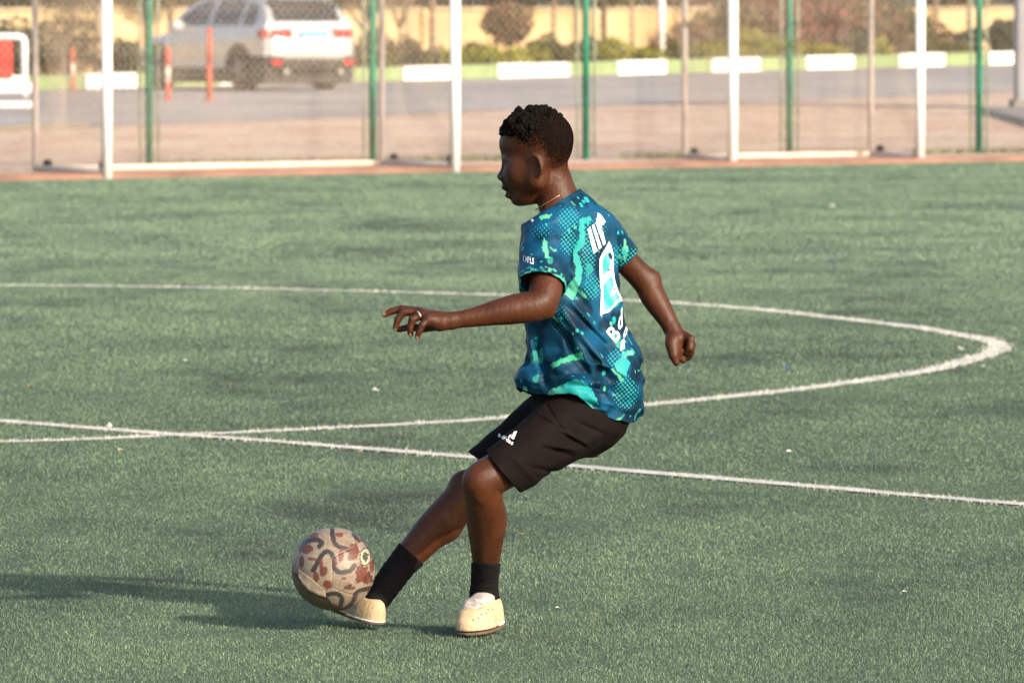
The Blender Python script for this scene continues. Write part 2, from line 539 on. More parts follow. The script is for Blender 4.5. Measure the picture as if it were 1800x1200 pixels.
pmat('concrete', (0.42, 0.39, 0.36), 0.85, 0.2, 2.0, 0.3, 30)
sheet('pavement', y_edge, lambda x: y_kerb(x) + 290, -40, 40, 33, 60, 0.0, MATS['paving'], skirt=True)
sheet('rubber_border', lambda x: y_edge(x) - 0.03, lambda x: y_edge(x) + 0.42, -40, 40, 33, 3, 0.005, MATS['rubber_red'], skirt=True)
sheet('road', y_road, lambda x: y_kerb(x) - 0.02, -40, 40, 65, 12, 0.006, MATS['asphalt'])
sheet('verge', lambda x: y_kerb(x) + 0.28, lambda x: y_kerb(x) + 300, -40, 40, 33, 12, 0.20, MATS['verge_soil'])
sheet('yellow_line', lambda x: y_road(x) + 0.35, lambda x: y_road(x) + 1.6, -12.0, -5.3, 12, 2, 0.011, MATS['yellow_paint'])

# --- the far kerb, painted white and green block by block
pmat('kerb_white', (0.82, 0.80, 0.74), 0.75, 0.06, 3.0)
pmat('kerb_green', (0.215, 0.285, 0.125), 0.75, 0.15, 3.0)
def kerb_x(u): return ((u - 900) / FPX * 134.95) / (1 - (u - 900) / FPX * 1.243)
kerb = tag(bpy.data.objects.new('kerb', None), kind='structure'); COL.objects.link(kerb)
whites = [(-230, -150), (-50, 40), (150, 243), (385, 470), (540, 622), (708, 797), (875, 1003), (1085, 1173), (1250, 1338), (1417, 1503), (1580, 1662), (1738, 1815), (1893, 1968), (2045, 2115)]
bounds = []
for i, (a, b) in enumerate(whites):
    bounds.append((kerb_x(a), kerb_x(b), 'kerb_white'))
    if i + 1 < len(whites): bounds.append((kerb_x(b), kerb_x(whites[i+1][0]), 'kerb_green'))
for xa, xb, m in bounds:
    k = 2 if (xb - xa) > 1.15 else 1
    for q in range(k):
        x0 = xa + (xb - xa) * q / k + 0.012; x1 = xa + (xb - xa) * (q + 1) / k - 0.012
        y0, y1 = y_kerb(x0), y_kerb(x1)
        z0, z1 = float(zg(x0, y0)), float(zg(x1, y1))
        d = 0.3; h = 0.265 + random.uniform(-0.006, 0.006); b = 0.03
        Vv = []
        for (x, y, z) in ((x0, y0, z0), (x1, y1, z1)):
            Vv += [(x, y, z - 0.1), (x, y, z + h - b), (x - b*0.4, y + b, z + h), (x - d*0.5, y + d, z + h), (x - d*0.5, y + d, z - 0.1)]
        Fv = [(i, 5+i, 5+(i+1) % 5, (i+1) % 5) for i in range(5)] + [(0,1,2,3,4), (9,8,7,6,5)]
        mk('kerb_block', Vv, Fv, MATS[m], kerb)

# ------------------------------------------------------------------ the player (modelled in a sketch frame: 1 unit = 1.464 mm, u right, v down, d away)
Y0 = 18.30
KU = Y0 / FPX
BASE = np.array([(845 - 900) * KU, Y0, 0.0])
def sk2w(U):
    """sketch frame (u, d, -v) -> metres around the player's base point"""
    U = np.asarray(U, float)
    y = Y0 + U[:, 1] * KU
    v = -U[:, 2]
    ang = PITCH + np.arctan((v - 600) / FPX)
    z = CAM_H - y * np.tan(ang)
    dep = y * math.cos(PITCH) + (CAM_H - z) * math.sin(PITCH)
    x = (U[:, 0] - 900) / FPX * dep
    return np.c_[x, y, z] - BASE
def P3(u, v, d): return (u, d, -v)

TH = math.radians(45)          # the trunk faces left and turns a little away
PH = math.radians(23)          # the head likewise
HX = 945.0
def head_w(a, b, v):           # head-local (forward, left, v) -> sketch
    return (HX - a*math.cos(PH) - b*math.sin(PH), a*math.sin(PH) - b*math.cos(PH), -v)
HM = [[-math.cos(PH), math.sin(PH), 0], [-math.sin(PH), -math.cos(PH), 0], [0, 0, 1]]

def loft(tab, th, extra=None, p=2.0):
    """oval trunk: rows of (v, u centre, d centre, front-back half size, sideways half size)"""
    T = np.array(tab, float); vs = T[:, 0]
    def fn(x, y, z):
        v = -z
        uc = np.interp(v, vs, T[:, 1]).astype(np.float32); dc = np.interp(v, vs, T[:, 2]).astype(np.float32)
        A = np.interp(v, vs, T[:, 3]).astype(np.float32); B = np.interp(v, vs, T[:, 4]).astype(np.float32)
        du = x - uc; dd = y - dc
        a = -du*math.cos(th) + dd*math.sin(th); b = -du*math.sin(th) - dd*math.cos(th)
        q = (np.abs(a/A)**p + np.abs(b/B)**p)**(1.0/p)
        d = (q - 1) * np.minimum(A, B)
        d = np.maximum(d, np.maximum(vs[0] - v, v - vs[-1]))
        if extra is not None: d = d + extra(x, y, z)
        return d
    return fn

# ---------------- limbs (shared by body and clothes)
ARM_N = [(P3(966, 414, -66), 33), (P3(962, 470, -114), 31), (P3(952, 530, -160), 28.5), (P3(905, 543, -174), 26.5), (P3(868, 550, -181), 22), (P3(835, 557, -186), 17.5), (P3(790, 564, -190), 14)]
ARM_F = [(P3(1052, 410, 70), 30), (P3(1094, 453, 116), 23.5), (P3(1133, 494, 136), 23), (P3(1150, 524, 132), 22.5), (P3(1168, 553, 126), 18.5), (P3(1182, 578, 120), 14.5)]
LEG_N = [(P3(1003, 738, -44), 52), (P3(935, 790, -108), 42), (P3(878, 828, -152), 36), (P3(849, 846, -166), 34.5), (P3(851, 880, -146), 34), (P3(854, 915, -116), 34), (P3(855, 955, -82), 29), (P3(854, 992, -52), 23.5), (P3(852, 1030, -24), 21.5), (P3(853, 1062, -10), 22)]
LEG_F = [(P3(995, 735, 44), 52), (P3(915, 797, 80), 42), (P3(852, 844, 110), 35), (P3(826, 862, 120), 33.5), (P3(800, 890, 118), 33.5), (P3(764, 927, 113), 32), (P3(742, 952, 109), 29.5), (P3(722, 974, 105), 26), (P3(700, 1000, 99), 23.5), (P3(678, 1030, 88), 20), (P3(664, 1052, 78), 15)]

# ---------------- body: one surface
B = Field((658, -232, -1085), (1234, 180, -176), 2.2)
B.union(loft([(360, 992, 4, 24, 44), (385, 1000, 4, 42, 66), (420, 1003, 3, 50, 72), (500, 1005, 0, 50, 70), (600, 1018, 0, 48, 66), (680, 1018, 0, 56, 74), (760, 1015, 0, 52, 68)], TH), (890, -120, -765), (1120, 120, -355), 4)
B.chain(ARM_N, 10); B.chain(ARM_F, 10); B.chain(LEG_N, 10); B.chain(LEG_F, 10)
# elbows, knees, calves
B.ell(P3(962, 545, -158), (16, 15, 15), 8)
B.ell(P3(1148, 488, 136), (13, 13, 13), 12)
B.ell(P3(840, 846, -178), (26, 22, 27), 12); B.ell(P3(866, 905, -100), (24, 28, 40), 14)
B.ell(P3(846, 870, -178), (14, 10, 13), 10)
B.ell(P3(812, 852, 116), (22, 22, 24), 12); B.ell(P3(784, 922, 114), (28, 24, 30), 16)
# neck
B.cone(P3(990, 378, 6), P3(967, 315, 2), 40, 31, 10)
B.cone(P3(990, 372, 12), P3(974, 292, 0), 27, 22, 16)
# head
def hell(a, b, v, r, k=8, cut=False): B.ell(head_w(a, b, v), r, k, cut, HM)
def hcone(p, q, ra, rb, k=6, cut=False): B.cone(head_w(*p), head_w(*q), ra, rb, k, cut)
hell(-5, 0, 249, (57, 52, 53), 4)
hell(-24, 0, 241, (37.5, 45, 42), 12)
hell(-20, 0, 268, (34, 40, 30), 14)
hell(21, 0, 253, (49, 45, 44), 10)
hell(20, 0, 300, (42, 42, 48), 12)
hell(24, 0, 346, (21, 20, 14), 12)
for s in (-1, 1):
    hcone((20, 14*s, 345), (-13, 34*s, 318), 13, 15, 12)
    hcone((-13, 33*s, 316), (-18, 38*s, 285), 12, 14, 18)
    hell(28, 24*s, 302, (17, 17, 21), 18)
    hell(4, 29*s, 297, (28, 13, 30), 16)
    hcone((57, 7*s, 279), (46, 29*s, 280), 7.5, 6.5, 7)
hcone((58, 0, 276), (60, 0, 290), 7, 6, 8)
for s in (-1, 1): hell(56, 19*s, 291, (11, 11, 8.5), 7, True)
hcone((58, 0, 284), (67, 0, 309), 5.0, 8.0, 6)
hell(68, 0, 311, (8.5, 9, 7), 4)
for s in (-1, 1): hell(60, 9.5*s, 313.5, (9, 7, 6.2), 4)
hell(58, 0, 322, (6, 12, 7), 8)
hell(58, 0, 329.5, (9.5, 16, 6.2), 3.5)
hell(52, 0, 343.5, (9.5, 14, 6.0), 3.5)
hell(50, 0, 337, (8, 12, 5), 3)
hell(36, 0, 353, (13, 13, 9), 8)
for s in (-1, 1):          # upper and lower lids round the downcast eyes
    hell(46.5, 19*s, 288.5, (10.8, 11, 8.6), 3)
    hell(46.0, 19*s, 300.0, (9.5, 10.5, 5), 4)
# ears
for s in (-1, 1):
    def ear(x, y, z, s=s):
        v = -z; du = x - HX
        a = -du*math.cos(PH) + y*math.sin(PH); b = (-du*math.sin(PH) - y*math.cos(PH)) * s
        aa = a + 19 + 0.22*(v - 292)
        tilt = b - (52.0 + (-aa) * 0.44)
        q = np.sqrt((aa/11.5)**2 + ((v-291)/16.8)**2)
        ring = np.hypot((q - 1) * 13.5, tilt) - 3.0
        inner = np.hypot((q - 0.58) * 15.0, tilt + 2.4) - 2.3
        inner = np.maximum(inner, -(v - 283))
        disk = np.maximum(np.abs(tilt + 9.0) - 3.2, (q - 1.0) * 14)
        tragus = np.sqrt((aa-9)**2 + (v-295)**2 + (tilt+3)**2) - 4.5
        lobe = np.sqrt((aa-3)**2 + (v-309)**2 + (tilt+1)**2) - 5.0
        return np.minimum(np.minimum(np.minimum(np.minimum(ring, inner), disk), tragus), lobe)
    c = np.array(head_w(-20, 51*s, 291))
    B.union(ear, c - 26, c + 26, 2.0)

# near hand (his left): pinky nearest the camera, index stretched forward
def finger(pts, r0, r1, k=2.5):
    n = len(pts)
    for i in range(n - 1):
        ra = r0 + (r1 - r0) * i / (n - 1); rb = r0 + (r1 - r0) * (i + 1) / (n - 1)
        B.cone(P3(*pts[i]), P3(*pts[i+1]), ra, rb, k if i else 5)
B.cone(P3(792, 564, -190), P3(765, 562, -191), 14.5, 13, 8)
B.cone(P3(772, 560, -183), P3(735, 549, -181), 13.5, 8.5, 8)
B.cone(P3(775, 567, -196), P3(752, 560, -202), 13.0, 9.0, 8)
B.cone(P3(772, 571, -194), P3(757, 566, -200), 10.5, 8, 8)
B.cone(P3(764, 562, -190), P3(742, 552, -193), 12, 9, 8)
finger([(736, 547, -174), (706, 543, -172), (688, 547, -171), (676, 553, -171)], 7.9, 5.5)
finger([(738, 548, -184), (709, 548, -186), (699, 562, -186), (695, 577, -185)], 8.0, 5.6)
finger([(744, 552, -194), (725, 561, -200), (721, 577, -200), (722, 588, -199)], 7.9, 5.5)
finger([(755, 560, -203), (742, 571, -210), (737, 583, -211), (733, 592, -211)], 7.3, 5.0)
finger([(770, 572, -180), (742, 577, -172), (720, 575, -170), (700, 579, -172)], 9.0, 5.6)
NAILS = [(672, 551, -173), (693, 582, -190), (721, 592, -204), (731, 596, -215)]
# far hand (his right): half closed, thumb pointing down
B.cone(P3(1182, 578, 120), P3(1190, 594, 116), 14.5, 15, 8)
B.cone(P3(1188, 596, 114), P3(1200, 598, 122), 16, 16, 8)
B.cone(P3(1182, 600, 104), P3(1186, 617, 100), 13.5, 11.5, 8)
finger([(1180, 606, 98), (1184, 624, 92), (1189, 638, 92)], 10.5, 6.2, 4)
finger([(1192, 612, 104), (1194, 628, 106), (1201, 634, 108)], 7.6, 5.5)
finger([(1204, 590, 110), (1214, 596, 100), (1213, 612, 97), (1206, 618, 102)], 8.4, 6.0)
finger([(1206, 596, 120), (1216, 606, 110), (1214, 620, 106), (1206, 624, 110)], 8.2, 5.8)
finger([(1206, 602, 128), (1213, 614, 120), (1211, 627, 116), (1203, 630, 118)], 7.8, 5.6)
Vb, Qb = B.mesh()
Vb = relax(Vb, Qb, 4, 0.5)
del B

t = NT('skin')
hm = t.attr('tone')
sep = t.node('ShaderNodeSeparateColor'); t.link(hm.outputs['Color'], sep.inputs[0])
v = t.mapped()
big = t.noise(v, 14, 4)
fine = t.noise(v, 420, 3, 0.7)
skin = t.ramp(big, [(0.3, (0.043, 0.0125, 0.0042)), (0.7, (0.070, 0.0215, 0.0078))])
skin = t.mix(sep.outputs[1], skin, (0.36, 0.19, 0.13))                    # nails, palm side
skin = t.mix(sep.outputs[2], skin, (0.030, 0.010, 0.008))                 # lips, brows
st = t.math('SUBTRACT', t.math('MULTIPLY', sep.outputs[0], 2.0), t.ramp(t.noise(v, 185, 2, 0.75), [(0.40, (0, 0, 0)), (0.62, (1.25, 1.25, 1.25))]), True)
skin = t.mix(st, skin, (0.007, 0.005, 0.0045))                            # clipped hair at the sides
t.base(skin)
t.rough(t.math('ADD', t.ramp(fine, [(0.3, (0.42, 0.42, 0.42)), (0.7, (0.56, 0.56, 0.56))]), t.math('MULTIPLY', sep.outputs[0], 0.45)), 0.4)
t.link(t.math('MULTIPLY', t.math('SUBTRACT', 1.0, t.math('MULTIPLY', sep.outputs[0], 1.5, True)), 0.27), t.b.inputs['Specular IOR Level'])
hb_ = t.math('MULTIPLY', sep.outputs[0], t.noise(v, 185, 2, 0.75))
mus = t.noise(t.mapped((1, 1, 0.55)), 60, 3, 0.55)
t.bump(t.math('ADD', t.math('ADD', t.math('MULTIPLY', fine, 0.10), t.math('MULTIPLY', mus, 0.55)), hb_), 0.7, 0.006)

person = thing('person', 'boy in a teal patterned shirt and black shorts kicking a worn ball', 'person', tuple(BASE))
body = mk('body', sk2w(Vb), Qb, MATS['skin'], person, True)
U, D, Vv = Vb[:, 0], Vb[:, 1], -Vb[:, 2]
a_h = -(U-HX)*math.cos(PH) + D*math.sin(PH); b_h = -(U-HX)*math.sin(PH) - D*math.cos(PH)
onhead = Vv < 345
# hair line: rises over the temple, drops behind the ear to the nape
low = np.interp(a_h, [-70, -52, -38, -30, -14, -2, 16, 30, 42, 52], [312, 308, 300, 277, 272, 270, 260, 248, 240, 232])
fade = np.clip((low - Vv + 6)/52.0, 0, 1)**0.8
fade *= onhead * (1 - 0.0 * U)
ear_m = (np.abs(b_h) > 49.5) & (Vv > 270) & (Vv < 316) & (a_h > -42) & (a_h < 0)
fade[ear_m] = 0
nail = np.zeros(len(U))
for q in NAILS: nail = np.maximum(nail, smooth01(-np.sqrt((U-q[0])**2 + (Vv-q[1])**2 + ((D-q[2])*0.7)**2), -6.2, -3.8))
lip = np.zeros(len(U))
lip = np.maximum(lip, ((a_h > 52) & (np.abs(b_h) < 17) & (Vv > 326) & (Vv < 349)) * 0.8)
for s in (-1, 1):
    br = smooth01(-np.abs(Vv - 277 - 0.05*(b_h*s-18)**2*0.3), -4.5, -2) * ((b_h*s > 5) & (b_h*s < 32) & (a_h > 38))
    lip = np.maximum(lip, br * 0.95)
    ey = (np.abs(Vv - 294) < 3.2) * (np.abs(b_h*s - 19) < 11) * (a_h > 40)
    lip = np.maximum(lip, ey * 0.9)
setcol(body, 'tone', np.c_[fade, nail, lip])

# ---------------- eyes
pmat('eye_white', (0.12, 0.09, 0.075), 0.6, 0.05, 30, spec=0.1)
pmat('iris_dark', (0.012, 0.007, 0.005), 0.5, 0.1, 60, spec=0.1)
def uvsphere(c, r, n=16, m=10):
    V = []; F = []
    for j in range(m + 1):
        for i in range(n):
            th = math.pi*j/m; ph = 2*math.pi*i/n
            V.append((c[0]+r*math.sin(th)*math.cos(ph), c[1]+r*math.sin(th)*math.sin(ph), c[2]+r*math.cos(th)))
    for j in range(m):
        for i in range(n): F.append((j*n+i, (j+1)*n+i, (j+1)*n+(i+1) % n, j*n+(i+1) % n))
    return np.array(V), F
for s in (-1, 1):
    Vs, Fs = uvsphere(head_w(46.5, 19*s, 293), 9.6)
    e = mk('eye', sk2w(Vs), Fs, MATS['eye_white'], person, True)
    Vs, Fs = uvsphere(head_w(51.0, 19*s, 294.5), 5.9)
    mk('iris', sk2w(Vs), Fs, MATS['iris_dark'], e, True)

# ---------------- hair: tight curls on top
Hf = Field((866, -74, -262), (1022, 74, -170), 1.3)
rr = random.Random(3)
cnt = 0
while cnt < 3500:
    th = rr.uniform(0, 2*math.pi); z = rr.uniform(-0.25, 1.0)
    q = math.sqrt(max(0, 1 - z*z))
    a = q*math.cos(th); b = q*math.sin(th)
    ca = 3
    A = 1 + ca + a*62; Bb = b*50.5; v = 248 - z*52
    lim = np.interp(A, [-70, -48, -30, 0, 30, 50, 66], [196, 205, 214, 228, 233, 233, 232])
    if v > lim + (26 if A < 8 else 5) or (v > lim and rr.random() < (v - lim)/30.0): continue
    k_ = min(1.0, max(0.0, (lim + 26 - v)/38.0))
    rad = rr.uniform(1.8, 3.8) * (0.55 + 0.45*k_)
    cl = float(vnoise(np.array(A*0.105), np.array(Bb*0.105), np.array(v*0.105), 44))
    out = rr.uniform(-2.0, 3.0) + k_*(1.0 if a < 0.7 else 0.5)*(4.0 + 9.0*cl)
    Hf.ell(head_w(A + a*out, Bb + b*out, v - z*out), (rad, rad, rad*rr.uniform(0.85, 1.35)), 0.8)
    cnt += 1
Hf.ell(head_w(-2, 0, 246), (59, 50.5, 52.5), 3, False, HM)
def below(x, y, z):
    v = -z; a = -(x-HX)*math.cos(PH) + y*math.sin(PH)
    lim = np.interp(a, [-70, -48, -30, 0, 30, 50, 66], [224, 232, 242, 247, 243, 239, 236]).astype(np.float32)
    return (lim - v) + 9.0 * vnoise(x*0.16, y*0.16, z*0.16, 8) * -1
sl = Hf.sub((866, -74, -262), (1022, 74, -170))
Hf.F[sl] = np.maximum(Hf.F[sl], -below(*Hf.pts(sl)).astype(np.float32))
Vh, Qh = Hf.mesh()
Vh = Vh + 1.1 * np.stack([vnoise(Vh[:,0]*0.45, Vh[:,1]*0.45, Vh[:,2]*0.45, s_) for s_ in (1, 2, 3)], 1)
t = NT('hair')
n = t.noise(t.mapped(), 260, 3, 0.7)
t.base(t.ramp(n, [(0.35, (0.003, 0.0023, 0.002)), (0.7, (0.011, 0.0078, 0.0062))])); t.rough(0.9, 0.05); t.bump(n, 0.8, 0.004)
mk('hair', sk2w(Vh), Qh, MATS['hair'], person, True)

# ------------------------------------------------------------------ clothes
def cut_cloth(Fd, cuts):
    """mesh a solid, open it along the cuts: returns the outer sheet"""
    sl = tuple(slice(0, k) for k in Fd.n)
    X = Fd.pts(sl)
    C = None
    for c_ in cuts:
        q = c_(*X).astype(np.float32); C = q if C is None else np.maximum(C, q)
    solid = Fd.F.copy()
    Fd.F = np.maximum(solid, C)
    V, Q = Fd.mesh()
    cen = V[Q].mean(1)
    cv = np.full(len(Q), -99.0)
    for c_ in cuts:
        cv = np.maximum(cv, np.array([0.0]) + c_(cen[:,0], cen[:,1], cen[:,2]))
    keep = cv < -0.42 * Fd.h
    Q = Q[keep]
    used = np.unique(Q); mp = np.full(len(V), -1); mp[used] = np.arange(len(used))
    return V[used], mp[Q]
def solidify(o, th=0.0022):
    m = o.modifiers.new('thickness', 'SOLIDIFY'); m.thickness = th; m.offset = -1.0

# folds ------------------------------------------------------------
def ridge(x, y, z, ax, ay, az, seed, sc):
    """ridged noise drawn out along (ax, ay, az)"""
    L = math.sqrt(ax*ax + ay*ay + az*az); ax, ay, az = ax/L, ay/L, az/L
    al = x*ax + y*ay + z*az
    k = 0.80
    n = vnoise((x - k*al*ax)*sc, (y - k*al*ay)*sc, (z - k*al*az)*sc, seed)
    return 1 - 2*np.abs(n)

# single folds the cloth shows on the near side: (u0, v0, u1, v1, half width, height)
SHIRT_PULLS = [(990, 548, 1078, 655, 7, 8), (1006, 534, 1066, 596, 5, 6), (976, 566, 1040, 668, 8, -9), (1022, 560, 1100, 650, 5, -6),
    (1000, 676, 1096, 692, 5, -8), (1000, 664, 1090, 676, 6, 6), (1040, 700, 1110, 722, 5, 5), (944, 604, 964, 690, 7, -7), (930, 600, 944, 660, 6, 6), (960, 662, 1030, 655, 5, -5),
    (905, 664, 960, 676, 6, 7), (1062, 560, 1118, 700, 6, 5), (1078, 556, 1122, 660, 4, -5), (1010, 700, 1058, 716, 4, -4), (985, 440, 950, 462, 6, -5), (930, 455, 985, 470, 6, 5), (975, 480, 1010, 520, 6, -6), (1000, 470, 1040, 540, 5, 5)]
SHORT_PULLS = [(985, 760, 1028, 786, 4, -6), (1010, 740, 1060, 762, 4, -5), (960, 782, 1012, 790, 4, 5), (985, 757, 1030, 778, 4, 5), (955, 786, 1005, 800, 4, -5), (930, 820, 985, 832, 4, -4), (945, 725, 990, 748, 4, 4), (960, 712, 990, 757, 2.5, -4), (900, 800, 940, 845, 5, 3)]
def pulls(x, y, v, L):
    r = 0
    for (u0, v0, u1, v1, w, h) in L:
        du, dv = u1-u0, v1-v0; l2 = du*du + dv*dv
        t_ = np.clip(((x-u0)*du + (v-v0)*dv)/l2, 0, 1)
        d2 = (x-u0-t_*du)**2 + (v-v0-t_*dv)**2
        r = r - h*np.exp(-d2/(w*w)) * (0.4 + 0.6*np.sin(np.pi*np.clip(t_*0.9+0.05, 0, 1)))
    return r * (1 - smooth01(y, -10, 40))

# ---- shirt
S = Field((886, -190, -770), (1142, 170, -326), 2.0)
def shirt_fold(x, y, z):
    v = -z
    w = smooth01(v, 470, 640)
    f = -8.0 * w * ridge(x, y, z, 0.55, 0.15, -0.83, 21, 1/34.0)
    f = f - 5.5 * smooth01(v, 560, 680) * ridge(x + 0.2*z, y, z, 0.95, 0.1, -0.25, 33, 1/30.0)
    f = f - 3.0 * ridge(x, y, z, 0.30, 0.2, -0.95, 5, 1/26.0)
    f = f - 1.2 * vnoise(x/15.0, y/15.0, z/15.0, 9)
    return f + pulls(x, y, v, SHIRT_PULLS)
S.union(loft([(336, 985, 4, 30, 42), (352, 990, 4, 42, 60), (372, 994, 4, 54, 78), (400, 998, 4, 61, 86), (430, 1000, 3, 65, 88), (470, 1001, 0, 66, 86), (520, 1004, 0, 66, 85), (570, 1011, 0, 66, 84), (610, 1022, 0, 67, 86), (640, 1027, 0, 73, 91), (665, 1019, 0, 82, 100), (700, 1014, 0, 84, 103), (762, 1014, 0, 84, 104)], TH, shirt_fold, 2.7), (880, -170, -765), (1150, 170, -330), 6)
# the belly of cloth at the front and the tail at the back
S.ell(P3(936, 664, -30), (27, 54, 21), 16)
S.ell(P3(1088, 664, 10), (30, 66, 66), 34)
# collar
S.cone(P3(992, 372, 6), P3(972, 335, 3), 44, 37, 10)
# near sleeve
def sl_fold(x, y, z): return -2.6 * ridge(x, y, z, 0.8, 0.5, 0.5, 41, 1/28.0) - 1.6 * vnoise(x/17.0, y/17.0, z/17.0, 3)
def cone_fn(a, b, ra, rb, extra=None):
    a = np.array(a, float); b = np.array(b, float); ba = b - a; l2 = ba @ ba
    def fn(x, y, z):
        t_ = np.clip(((x-a[0])*ba[0] + (y-a[1])*ba[1] + (z-a[2])*ba[2]) / l2, 0, 1)
        d = np.sqrt((x-a[0]-t_*ba[0])**2 + (y-a[1]-t_*ba[1])**2 + (z-a[2]-t_*ba[2])**2) - (ra + (rb-ra)*t_)
        return d + extra(x, y, z) if extra else d
    return fn
S.union(cone_fn(P3(964, 407, -60), P3(950, 520, -150), 46, 41, sl_fold), (890, -200, -570), (1030, -20, -350), 14)
S.union(cone_fn(P3(1046, 404, 60), P3(1108, 466, 126), 40, 27, sl_fold), (1000, 30, -510), (1142, 170, -350), 12)
AN = np.array(P3(950, 528, -156)) - np.array(P3(966, 414, -66)); AN = AN / np.linalg.norm(AN)
AF = np.array(P3(1133, 494, 136)) - np.array(P3(1060, 408, 92)); AF = AF / np.linalg.norm(AF)
hemN = np.array(P3(955, 502, -142)); hemF = np.array(P3(1094, 454, 117))
HEMU = [880, 905, 920, 940, 970, 1000, 1012, 1035, 1060, 1080, 1100, 1127, 1150]
HEMV = [676, 683, 691, 698, 699, 697, 700, 715, 731, 741, 745, 739, 736]
def cut_hem(x, y, z):
    return (-z) - np.interp(x, HEMU, HEMV) - 2.5 * np.sin(y * 0.06 + x * 0.03) - 0.02 * y
def cut_neck(x, y, z):
    # opening slopes from the nape down to the throat
    n = np.array([-0.52, 0.0, 0.854])
    return (x - 969) * n[0] + (z + 361.5) * n[2]
def inside_arm(P0, P1, rad):
    a = np.array(P0); b = np.array(P1); ba = b - a; l2 = ba @ ba
    def f(x, y, z):
        t_ = np.clip(((x-a[0])*ba[0] + (y-a[1])*ba[1] + (z-a[2])*ba[2]) / l2, 0, 1.4)
        return np.sqrt((x-a[0]-t_*ba[0])**2 + (y-a[1]-t_*ba[1])**2 + (z-a[2]-t_*ba[2])**2) - rad
    return f
ia = inside_arm(P3(964, 407, -60), P3(950, 520, -150), 56); ib = inside_arm(P3(1046, 404, 60), P3(1108, 466, 126), 46)
def cut_sn(x, y, z):
    c_ = (x-hemN[0])*AN[0] + (y-hemN[1])*AN[1] + (z-hemN[2])*AN[2]
    return np.minimum(c_, -ia(x, y, z))
def cut_sf(x, y, z):
    c_ = (x-hemF[0])*AF[0] + (y-hemF[1])*AF[1] + (z-hemF[2])*AF[2]
    return np.minimum(c_, -ib(x, y, z))
# cuts must not touch the trunk: the arm cuts act only outside it
trunk = loft([(336, 985, 4, 30, 42), (372, 994, 4, 54, 78), (430, 1000, 3, 65, 88), (520, 1004, 0, 66, 85), (640, 1026, 0, 74, 92), (762, 1017, 0, 88, 110)], TH, None, 2.7)
def cut_sn2(x, y, z): return np.minimum(cut_sn(x, y, z), trunk(x, y, z) - 5)
def cut_sf2(x, y, z): return np.minimum(cut_sf(x, y, z), trunk(x, y, z) - 5)
Vs_, Qs_ = cut_cloth(S, [cut_hem, cut_neck, cut_sn2, cut_sf2])
Vs_ = relax(Vs_, Qs_, 1, 0.4)
del S

# printed pattern of the shirt, painted on the cloth in its own layout
def inpoly(x, y, P):
    P = np.array(P, float); r = np.zeros(len(x), bool)
    for i in range(len(P)):
        x0, y0 = P[i]; x1, y1 = P[i-1]
        c_ = ((y0 > y) != (y1 > y)) & (x < (x1-x0)*(y-y0)/((y1-y0) if y1 != y0 else 1e-9) + x0)
        r ^= c_
    return r
U, D, Vv = Vs_[:, 0], Vs_[:, 1], -Vs_[:, 2]
jx = U + 2.2*vnoise(U/5, D/5, Vv/5, 61); jy = Vv + 2.2*vnoise(U/5, D/5, Vv/5, 62)
near = D < 60
col = np.zeros((len(U), 3)); 
big = fbm(U/70, D/70, Vv/70, 3, 71)
navy = np.array([0.002, 0.026, 0.055]); teal = np.array([0.004, 0.060, 0.130]); deep = np.array([0.0015, 0.009, 0.020])
w1 = smooth01(big, -0.35, 0.25)[:, None]
col = navy*(1-w1) + teal*w1
w2 = smooth01(fbm(U/38, D/38, Vv/38, 3, 75), -0.10, 0.30)[:, None]
col = col*(1-w2*0.8) + deep*w2*0.8
cy = np.array([0.011, 0.215, 0.225]); mint = np.array([0.10, 0.41, 0.245]); grn = np.array([0.016, 0.20, 0.125])
def paint(mask, c, g=None):
    global col
    m = mask.astype(float)[:, None]
    if g is not None: c = c*(1-g[:, None]) + mint*g[:, None]
    col = col*(1-m) + c*m
streak = vnoise(U/9, D/9, Vv/30, 77)*0.5 + 0.5
# random brush marks and splashes all over
s1 = fbm(U/26 + 0.5*Vv/26, D/30, (Vv - 0.6*U)/60, 3, 81)
paint((s1 > 0.47), cy*0.7, streak*0.4)
s2 = fbm((U + Vv)/44, D/24, (Vv - U)/13, 2, 85)
paint((s2 > 0.56), grn, streak*0.8)
T_ = [(1018,385),(1038,380),(1041,388),(1028,394),(1029,428),(1014,443),(1019,453),(1025,473),(1022,492),(1015,513),(1007,528),(993,518),(1001,498),(1012,489),(1010,461),(1006,444),(1018,420)]
paint(inpoly(jx, jy, T_) & near, cy*1.15, smooth01(Vv, 470, 520)*0.7 + 0.3*streak)
paint(inpoly(jx, jy, [(956,418),(961,425),(966,456),(957,452),(954,430)]) & near, mint)
paint(inpoly(jx, jy, [(948,382),(958,377),(971,377),(966,383),(950,387)]) & near, mint)
paint(inpoly(jx, jy, [(986,676),(1006,668),(1026,670),(1040,683),(1054,712),(1034,712),(1013,694),(992,699),(955,702),(967,686)]) & near, cy*1.1, smooth01(-U, -1000, -960)*0.8)
paint(inpoly(jx, jy, [(967,641),(985,630),(1023,618),(1026,631),(1002,634),(969,648)]) & near, grn*1.2, streak*0.5)
paint(inpoly(jx, jy, [(1080,642),(1095,622),(1108,638),(1100,662),(1086,654)]) & near, cy*1.2, streak*0.3)
paint(inpoly(jx, jy, [(1073,647),(1080,650),(1099,670),(1092,671)]) & near, mint)
paint(inpoly(jx, jy, [(1092,620),(1113,614),(1115,622),(1098,628)]) & near, mint)
paint(inpoly(jx, jy, [(1075,742),(1092,732),(1098,727),(1088,744)]) & near, grn*1.3, streak)
paint(inpoly(jx, jy, [(1086,412),(1098,420),(1106,440),(1098,460),(1092,440)]) & (D > 60), mint)
